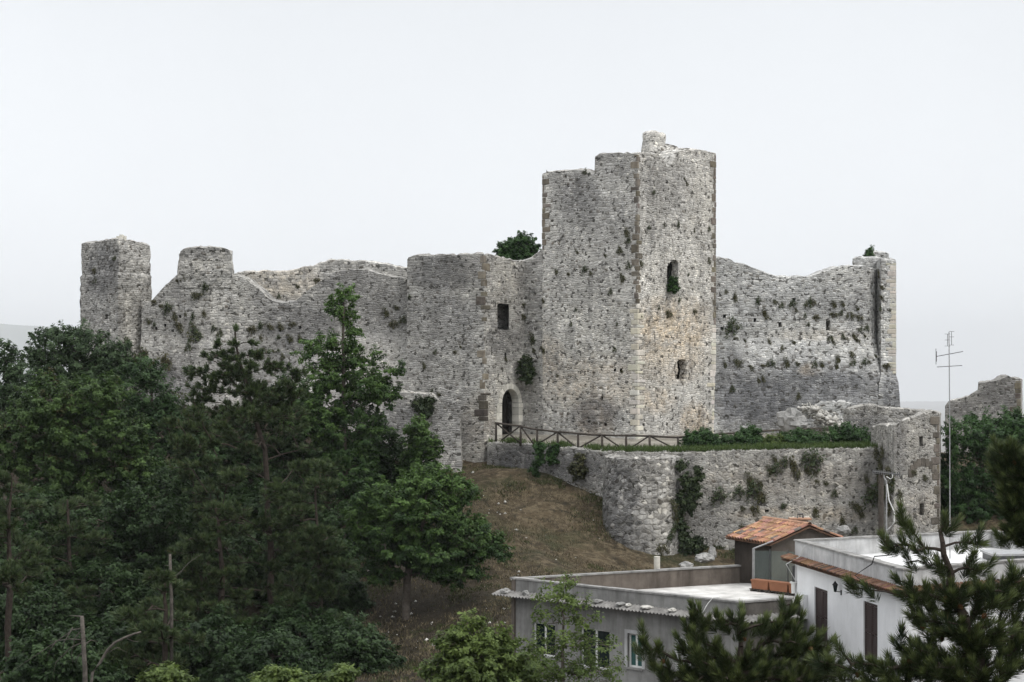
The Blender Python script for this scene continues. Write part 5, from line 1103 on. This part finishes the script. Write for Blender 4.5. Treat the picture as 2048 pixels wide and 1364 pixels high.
mb = MB(); ins = lambda p, q: (p[0] + (q[0] - p[0]) * .012, p[1] + (q[1] - p[1]) * .012); cen = (5, 61.8)
mb.prism([ins(A, cen), ins(B, cen), ins(Cc, cen), ins(C2, cen), (10.3, 62.7), (12.2, 66.5), ins(D, cen)], zf - .25, zf); mb.build('terrace_floor', M['floor'], gh)
def corrugated(P0, P1, z, out_, drop, name, parent, ext=(0., 0.)):
    P0 = np.array(P0, float); P1 = np.array(P1, float); d = (P1 - P0) / np.linalg.norm(P1 - P0); n = np.array([d[1], -d[0]]); P0 = P0 - d * ext[0]; P1 = P1 + d * ext[1]; L_ = np.linalg.norm(P1 - P0)
    nu = int(L_ / .03); V = []; Fc = []
    for t_ in (0, 1):
        for k in range(nu + 1):
            u = L_ * k / nu; w = .028 * math.sin(u / .15 * 2 * math.pi) - t_ * .012
            for s in (0., .5, 1.):
                q = P0 + d * u + n * (.02 + s * out_); V.append((q[0], q[1], z - s * drop + w + .012 * mnoise.noise(Vector((u * 1.5, s, 0)))))
    m3 = 3 * (nu + 1)
    for k in range(nu):
        for s in (0, 1):
            a = k * 3 + s; Fc.append((a, a + 1, a + 4, a + 3)); Fc.append((m3 + a + 3, m3 + a + 4, m3 + a + 1, m3 + a))
        Fc.append((k * 3 + 2, m3 + k * 3 + 2, m3 + k * 3 + 5, k * 3 + 5))
    return mk(name, V, Fc, M['fibre'], parent)
corrugated(A, B, -7.40, .5, .13, 'eave', gh, (.5, .1)); corrugated(B, Cc, -7.40, .45, .13, 'eave', gh, (.1, 0))
def onAB(px, out_, Y0=None):
    u, _ = uzline(A, B, px, 1200); q = np.array(A) + dA * u + nA * out_; return q
for k, (px, lab, w_, h_, m_) in enumerate([(1022, 'grey lump of broken stone at the left end of the corrugated eave', .42, .2, 'rock'), (1062, 'dark stone lying on the corrugated eave near its left end', .3, .24, 'rock'), (1205, 'flat grey stone on the corrugated eave behind the acacia', .34, .16, 'rock'), (1252, 'dark broken tile lying on the corrugated eave', .38, .14, 'rock'), (1267, 'small white block on the corrugated eave', .24, .12, 'stone'), (1304, 'flat white slab on the corrugated eave', .4, .12, 'stone'), (1355, 'pale stone on the corrugated eave beside the pine', .3, .12, 'stone')]):
    q = onAB(px, .26); o = rock('loose_stone', lab, px, 1200, 60, w_, h_, k + 1.1, m_, 'stones lying on the corrugated eave', w_ * .8, 'stone'); o.location = (q[0], q[1], -7.40)
mb = MB(); q = np.array([onAB(1425, .06), onAB(1417, .3), onAB(1411, .45)]); mb.tube([(*onAB(1430, -.25), -6.90), (*onAB(1426, .0), -6.91), (*onAB(1420, .12), -7.1), (*onAB(1414, .28), -7.42), (*onAB(1411, .5), -7.6)], .014, 6)
tag(mb.build('cable', M['cable_w']), 'white cable hanging over the grey parapet onto the eave', 'cable')
# --- the hut with the tiled roof
N0 = np.array([9.515, 66.0]); h1 = np.array([-.386, .922]); h2 = np.array([.922, .386]); h1 /= np.linalg.norm(h1); h2 /= np.linalg.norm(h2)
Lh1, Lh2 = 2.7, 2.9; ze, zr_ = -5.95, -5.42
hut = thing('roof_hut', 'small brown hut with orange tiled gable roof on the terrace', 'hut', (*N0, zf))
mb = MB(); a, b, c, d = N0, N0 + h2 * Lh2, N0 + h2 * Lh2 + h1 * Lh1, N0 + h1 * Lh1
m0, m1 = (a + b) / 2, (d + c) / 2; zz0 = -11.0
mb.add([(*a, zz0), (*b, zz0), (*c, zz0), (*d, zz0), (*a, ze), (*b, ze), (*c, ze), (*d, ze), (*m0, zr_), (*m1, zr_)], [(1, 2, 6, 5), (2, 3, 7, 9, 6), (3, 0, 4, 7), (4, 8, 9, 7), (8, 5, 6, 9)])
mb.build('wall', M['plaster_dark'], hut)  # darker than the gable: shade painted as wall colour
mb = MB(); mb.add([(*a, zz0), (*b, zz0), (*b, ze), (*m0, zr_), (*a, ze)], [(0, 1, 2, 3, 4)]); mb.build('gable_wall', M['plaster_brown'], hut)
def tiles(mb, o, along, down, n_al, n_dn, w=.21, ln=.34, r=.085):
    """barrel tiles; o = start at the top, unit vectors along the ridge and down the slope"""
    along = np.array(along); down = np.array(down); nn = np.cross(along, down); nn = nn / np.linalg.norm(nn); nn = nn if nn[2] > 0 else -nn
    for i in range(n_al):
        for j in range(n_dn):
            tv = random.uniform(.62, 1.25); c = (tv, tv * random.uniform(.85, 1.1), tv * random.uniform(.8, 1.15))
            if random.random() < .10: c = (.42, .6, .8)
            p = o + along * (w * (i + .5) + random.uniform(-.008, .008)) + down * (ln * .88 * j) + nn * (.012 * ((j + 1) % 2) + random.uniform(0, .012)); vs = []
            for s, rr2 in ((0, r * .85), (1, r * 1.08)):
                for q in range(6):
                    an = math.pi * q / 5; vs.append(p + down * ln * s + along * math.cos(an) * rr2 + nn * (math.sin(an) * rr2 * .9 + .02 * s * 0))
            inn_ = [v - nn * .018 for v in vs[6:]]
            vs2 = vs + inn_
            mb.add(vs2, [(q, q + 1, q + 7, q + 6) for q in range(5)] + [(6 + q, 7 + q, 13 + q, 12 + q) for q in range(5)], c)
        # pan row between
        for j in range(n_dn):
            tv = random.uniform(.5, .85); p = o + along * (w * (i + 1)) + down * (ln * .88 * j) - nn * .01; hw = w * .32
            vs = [p - along * hw + nn * .03, p - nn * .01, p + along * hw + nn * .03]; vs = vs + [v + down * ln for v in vs]
            mb.add(vs, [(0, 1, 4, 3), (1, 2, 5, 4)], (tv, tv, tv))
up = np.array([0, 0, 1.]); ridge0 = np.array([*m0, zr_ + .05]) - np.array([*h1, 0]) * .28; al = np.array([*h1, 0])
sl = math.hypot(Lh2 / 2, zr_ - ze); dnL = np.array([*(-h2 * (Lh2 / 2)), ze - zr_]) / sl; dnR = np.array([*(h2 * (Lh2 / 2)), ze - zr_]) / sl
mb = MB(); nal = int((Lh1 + .55) / .21)
tiles(mb, ridge0 + np.array([0, 0, .02]), al, dnL, nal, 6); tiles(mb, ridge0 + np.array([0, 0, .02]), al, dnR, nal, 6)
for s, dn in ((0, dnL), (1, dnR)):
    o = ridge0 - al * .02 - np.array([0, 0, .03]); mb.obox(o, al * (Lh1 + .56), dn * (sl + .26), np.cross(al, dn) * (-.04 if s == 0 else .04), (.35, .35, .35))
for k in range(9):
    p = ridge0 + al * (.36 * k - .02) + up * .05; vs = []
    for s in (0, 1):
        for q in range(6):
            an = math.pi * q / 5; vs.append(p + al * .4 * s + np.array([*h2, 0]) * math.cos(an) * .1 * (1 + .12 * s) + up * math.sin(an) * .085)
    tv = random.uniform(.8, 1.15); mb.add(vs, [(q, q + 1, q + 7, q + 6) for q in range(5)], (tv, tv, tv))
rf = mb.build('roof', M['tile'], hut)
# flue behind the hut
fl = thing('chimney', 'small flat-capped chimney with a metal cowl behind the hut roof', 'chimney', P(1600, 1040, 71.5))
mb = MB(); q = P(1600, 1037, 71.5); mb.prism([(q[0] - .3, q[1] - .2), (q[0] + .3, q[1] - .2), (q[0] + .3, q[1] + .2), (q[0] - .3, q[1] + .2)], -9, q[2] - .05); mb.build('shaft', M['plaster'], fl)
mb = MB(); mb.prism([(q[0] - .42, q[1] - .3), (q[0] + .42, q[1] - .3), (q[0] + .42, q[1] + .3), (q[0] - .42, q[1] + .3)], q[2] - .047, q[2] + .02, (1, 1, 1)); mb.build('cap', M['tile'], fl)
mb = MB(); mb.tube([(q[0] - .1, q[1], q[2] + .02), (q[0] - .1, q[1], q[2] + .16), (q[0] + .12, q[1], q[2] + .18)], .035, 8); mb.tube([(q[0] + .12, q[1], q[2] + .02), (q[0] + .12, q[1], q[2] + .14)], .03, 8); mb.build('cowl', M['darkmetal'], fl)
# glass windbreak on the terrace
wb = thing('glass_windbreak', 'glass windbreak on thin posts in front of the hut', 'windbreak', (*PX(1550, 65), zf))
WBp = [(1507, 1097, 65.9), (1540, 1098, 65.3), (1576, 1099, 64.6), (1610, 1100, 63.9)]
for k, (x, y, Y) in enumerate(WBp):
    mb = MB(); q = P(x, y, Y); r = .045 if k == 0 else .018; mb.obox((q[0] - r, q[1] - r, zf), (2 * r, 0, 0), (0, 2 * r, 0), (0, 0, q[2] - zf)); mb.build('post', M['metal'] if k == 0 else M['darkmetal'], wb)
    if k:
        x0, y0, Y0 = WBp[k - 1]; a, b = P(x0, y0 + 4, Y0), P(x, y + 4, Y); a2, b2 = a.copy(), b.copy(); a2[2] = b2[2] = zf + .35; dd = np.array([0, .012, 0]); e_ = (b - a) * .03
        mb = MB(); mb.hexa([a2 + e_, b2 - e_, b2 - e_ + dd, a2 + e_ + dd], [a + e_, b - e_, b - e_ + dd, a + e_ + dd]); mb.build('pane', M['clear'], wb)
mb = MB(); mb.tube([P(1507, 1097, 65.9), P(1546, 1082, 65.6)], .03, 6); mb.build('stay', M['metal'], wb)
# planters on pallets
for k, (x0, x1, Y0, Y1, lab) in enumerate([(1502, 1536, 65.0, 64.4, 'terracotta coloured planter box at the left end of the windbreak'), (1538, 1575, 64.35, 63.7, 'terracotta coloured planter box in the middle of the row'), (1577, 1612, 63.65, 63.0, 'terracotta coloured planter box half hidden by the white house')]):
    a, b = np.array(PX(x0, Y0)), np.array(PX(x1, Y1)); d = b - a; n = np.array([-d[1], d[0]]) / np.linalg.norm(d) * .3; tap = d * .04
    o = thing('planter', lab, 'planter', (*((a + b) / 2), zf + .1), 'planter boxes along the windbreak')
    mb = MB(); z0, z1 = zf + .10, zf + .42
    mb.hexa([(*(a + tap), z0), (*(b - tap), z0), (*(b - tap + n * .85), z0), (*(a + tap + n * .85), z0)], [(*a, z1), (*b, z1), (*(b + n), z1), (*(a + n), z1)]); mb.build('box', M['terra'], o)
    mb = MB(); ov = d * .015; mb.hexa([(*(a - ov - n * .05), z1 - .05), (*(b + ov - n * .05), z1 - .05), (*(b + ov + n * 1.05), z1 - .05), (*(a - ov + n * 1.05), z1 - .05)], [(*(a - ov - n * .05), z1 + .01), (*(b + ov - n * .05), z1 + .01), (*(b + ov + n * 1.05), z1 + .01), (*(a - ov + n * 1.05), z1 + .01)]); mb.build('rim', M['terra'], o)
    pt_ = MB()
    for s in np.linspace(-.05, .95, 6):
        pt_.obox((*(a + d * s - n * .15), zf + .065), [*(d * .12), 0], [*(n * 1.3), 0], (0, 0, .03))
    for s in (0, .45, .9):
        pt_.obox((*(a + d * s - n * .15), zf + .004), [*(d * .1), 0], [*(n * 1.3), 0], (0, 0, .058))
    tag(pt_.build('pallet', M['wood'], base=(*a, zf)), ['wooden pallet under the left planter box', 'wooden pallet under the middle planter box', 'wooden pallet under the planter by the white house'][k], 'pallet', 'pallets under the planters')
# --- the white house
E = np.array([9.84, 62.6]); Fq = np.array([11.5, 53.0]); G = np.array([17.8, 66.5]); H = np.array([20.2, 58.2])
zp, zroof, zev = -5.6, -6.15, -6.22
wh = thing('white_house', 'white painted house with flat roof, tile eave strip and brown shutters', 'house', (14, 59, -11.2))
dE = (Fq - E) / np.linalg.norm(Fq - E); nE = np.array([dE[1], -dE[0]]); 
E2 = E + dE * .30
SH = []
for x0, x1, y0, y1 in [(1629, 1655, 1171, 1282), (1727, 1755, 1199, 1302)]:
    ua, za = uzline(E, Fq, x0, y0 + 2); ub_, zb2 = uzline(E, Fq, x1, y1); SH.append((ua, ub_, za - 1.85, za))
_, QE, _, _ = wallf(E, Fq, -11.2, zev, .3, SH, 'wall', M['white'], wh)
for h in SH:
    shut(QE, *h, wh, 'darkwood', d=.04)
    mb = MB(); bar(mb, QE, h[0] - .06, h[1] + .06, h[2] - .06, h[2] - .003, .2, -.06); mb.build('sill', M['coping'], wh)
wallf(Fq, H, -11.2, zev, .3, [], 'wall', M['white'], wh); wallf(G, E, -11.2, zev, .3, [], 'wall', M['white'], wh)
pw = []
pw.append(parapet(E, Fq, zev + .003, zp, .25, 'parapet', M['greywall'], wh)); pw.append(parapet(Fq, H, zev + .003, zp, .25, 'parapet', M['greywall'], wh)); pw.append(parapet(G, E, zev + .003, zp, .25, 'parapet', M['greywall'], wh)); pw.append(parapet(H, G, -11.2, zp, .25, 'parapet', M['greywall'], wh))
cen = np.array([14.8, 60.]); mb = MB(); mb.prism([tuple(q + (cen - q) * .03) for q in (E, Fq, H, G)], zroof - .2, zroof); mb.build('roof', M['roofwhite'], wh)
def tile_eave(P0, P1, ext0=0., ext1=0.):
    P0 = np.array(P0); P1 = np.array(P1); d = (P1 - P0) / np.linalg.norm(P1 - P0); n = np.array([d[1], -d[0]]); P0 = P0 - d * ext0; L_ = np.linalg.norm(P1 - P0) + ext1
    mb = MB(); dn = np.array([*(n * .93), -.30]); dn /= np.linalg.norm(dn); o = np.array([*(P0 + n * .01), zev + .10])
    tiles(mb, o, np.array([*d, 0]), dn, int(L_ / .17), 1, .17, .36, .062)
    mb.obox(o - np.array([0, 0, .06]), np.array([*d, 0]) * L_, dn * .32, (0, 0, -.03), (.4, .4, .4)); return mb.build('eave', M['eavetile'], wh)
tile_eave(E, Fq, .55, .3); tile_eave(Fq, H, .3, 0)
# hatch on the roof, lamp, pipe, cabinet, cables
ht = thing('roof_hatch', 'dark framed roof hatch with grey lid on the white house roof', 'hatch', (*PX(2010, 62.5), zroof))
q = np.array(PX(2018, 61.5)); mb = MB(); mb.prism([(q[0] - .75, q[1] - .9), (q[0] + .9, q[1] - .6), (q[0] + .9, q[1] + .8), (q[0] - .75, q[1] + .6)], zroof + .004, zroof + .22); mb.build('frame', M['darkmetal'], ht)
mb = MB(); mb.prism([(q[0] - .82, q[1] - .97), (q[0] + .97, q[1] - .67), (q[0] + .97, q[1] + .87), (q[0] - .82, q[1] + .67)], zroof + .224, zroof + .29); mb.build('lid', M['metal'], ht)
def onE(px, py, out_=0.):
    u, z = uzline(E, Fq, px, py); q = E + dE * u + nE * out_; return np.array([q[0], q[1], z])
lm = thing('wall_lantern', 'small black wall lantern on the white wall between the shutters', 'lamp', onE(1681, 1185))
a = onE(1684, 1172); b = onE(1681, 1176, .18)
mb = MB(); mb.tube([onE(1683, 1184), onE(1683, 1184, .16) + np.array([0, 0, .02]), b - np.array([0, 0, .12])], .014, 6); mb.tube([onE(1683, 1190) , onE(1683, 1180)], .035, 8); mb.build('bracket', M['cable_b'], lm)
mb = MB(); mb.tube([b - np.array([0, 0, .12]), b + np.array([0, 0, .10])], .045, 6, .085); mb.build('glass_body', M['glass'], lm)
mb = MB(); mb.tube([b + np.array([0, 0, .10]), b + np.array([0, 0, .16]), b + np.array([0, 0, .23])], .11, 6, .01); mb.build('cap', M['cable_b'], lm)
dp = thing('downpipe', 'white downpipe with hopper at the corner of the white house', 'pipe', onE(1601, 1200, .08))
c_ = np.array([*(E + dE * .12 + nE * .09), 0]); mb = MB(); mb.tube([c_ + [0, 0, -6.45], c_ + [0, 0, -7.0]], .05, 8); mb.build('pipe', M['darkmetal'], dp)
mb = MB(); mb.tube([c_ + [0, 0, -7.0], c_ + [0, 0, -7.05]], .13, 10, .13); mb.tube([c_ + [0, 0, -7.05], c_ + [0, 0, -7.4]], .085, 10, .075); mb.build('hopper', M['frame'], dp)
cbx = thing('meter_cabinet', 'white meter cabinet fixed to the white wall beside the first shutter', 'cabinet', onE(1611, 1240))
q0, q1 = uzline(E, Fq, 1605, 1186), uzline(E, Fq, 1616, 1238)
mb = MB(); bar(mb, QE, q0[0], q1[0], q1[1], q0[1], -.003, -.16); mb.build('box', M['white'], cbx); mb = MB(); bar(mb, QE, q0[0] + .03, q1[0] - .03, q1[1] + .03, q0[1] - .03, -.163, -.175); mb.build('door', M['frame'], cbx)
mb = MB(); mb.tube([onE(1616, 1090, -.4), onE(1612, 1092, .07), onE(1606, 1112, .09), onE(1600, 1128, .5), onE(1598, 1160, .14)], .014, 6); tag(mb.build('cable', M['cable_w']), 'white cable looped over the corner of the white house parapet', 'cable')
mb = MB(); mb.tube([onE(1760, 1110, -.4), onE(1753, 1113, .07), onE(1748, 1128, .07), onE(1742, 1150, .52), onE(1743, 1172, .1)], .018, 6); tag(mb.build('cable', M['cable_b']), 'black cable hanging down over the white house parapet', 'cable')
# ------------------------------------------------------------------ aerials
ant = thing('tv_aerial', 'tall thin tv aerial mast with three antennas on the white house roof', 'aerial', (*PX(1899, 62), zroof))
Ya = 62; mb = MB(); mb.tube([(*PX(1900, Ya), zroof), P(1899.5, 850, Ya), P(1898, 664, Ya)], .02, 8, .016); mb.build('mast', M['metal'], ant)
def yagi(p0, p1, els, r=.012, ev=(0, 0, 1), name='antenna', par=ant, mat='darkmetal'):
    mb = MB(); mb.tube([p0, p1], r, 6); ev = np.array(ev)
    for s, l in els: c = p0 + (p1 - p0) * s; mb.tube([c - ev * l / 2, c + ev * l / 2], r * .7, 5)
    return mb.build(name, M[mat], par)
yagi(P(1872, 713, Ya), P(1926, 703, Ya), [(0, .55), (.02, .35)] + [(s, .02) for s in (.3, .5)], .014)
yagi(P(1874, 734, Ya), P(1924, 731, Ya), [(s, .32) for s in (.02, .2, .4, .6, .8, .98)], .013, (.35, .94, 0))
yagi(P(1895, 668, Ya), P(1895, 692, Ya), [(0, .22), (.5, .22), (1, .22)], .009, (.9, .1, 0)); yagi(P(1903, 663, Ya), P(1903, 690, Ya), [(0, .22), (.4, .2), (1, .2)], .009, (.9, .1, 0))
Yp = 66.0; pole = thing('wooden_pole', 'dark wooden pole with a crosswise aerial in front of the retaining wall', 'pole', (*PX(1763, Yp), -10.6))
mb = MB(); mb.tube([(*PX(1763, Yp), -10.7), P(1762, 915 + 30, Yp)], .11, 8, .10); mb.build('shaft', M['wood'], pole)
yagi(P(1746, 943, Yp - .2), P(1799, 949, Yp - .2), [(s, .16) for s in np.linspace(0, 1, 14)], .028, (0, .3, 1), 'aerial', pole)
m2 = thing('thin_mast', 'thin metal mast with a looping white cable beside the dark pole', 'mast', (*PX(1773, 65), zroof - 3))
mb = MB(); mb.tube([(*PX(1773, 65), -9.5), P(1773, 962, 65)], .03, 7, .025); mb.tube([P(1773, 962, 65), P(1768, 955, 65), P(1768, 950, 65)], .02, 6); mb.build('tube', M['metal'], m2)
mb = MB(); mb.tube([P(1774, 968, 64.8), P(1778, 1000, 64.7), P(1789, 1025, 64.6), P(1788, 1045, 64.6), P(1779, 1056, 64.7), P(1774, 1060, 64.8)], .02, 6); mb.tube([P(1773, 953, 64.8), P(1781, 958, 64.8), P(1785, 955, 64.8), P(1785, 949, 64.8)], .016, 6); mb.build('cable', M['cable_w'], m2)

# ------------------------------------------------------------------ haze
bm = bmesh.new(); bmesh.ops.create_cube(bm, size=1.0)
me = bpy.data.meshes.new('haze'); bm.to_mesh(me); bm.free(); hz = bpy.data.objects.new('haze', me); COL.objects.link(hz)
hz.scale = (44000, 44000, 920); hz.location = (0, 0, -303 + 460)
hm = bpy.data.materials.new('hazy_air'); hm.use_nodes = True; hm.node_tree.nodes.clear()
ho_ = hm.node_tree.nodes.new('ShaderNodeOutputMaterial'); pv = hm.node_tree.nodes.new('ShaderNodeVolumePrincipled'); hm.node_tree.links.new(pv.outputs[0], ho_.inputs['Volume'])
pv.inputs['Color'].default_value = (.96, .98, 1, 1); pv.inputs['Density'].default_value = .000095; pv.inputs['Anisotropy'].default_value = 0.
me.materials.append(hm); tag(hz, 'thin pale haze lying over the valley', 'haze', kind='stuff')
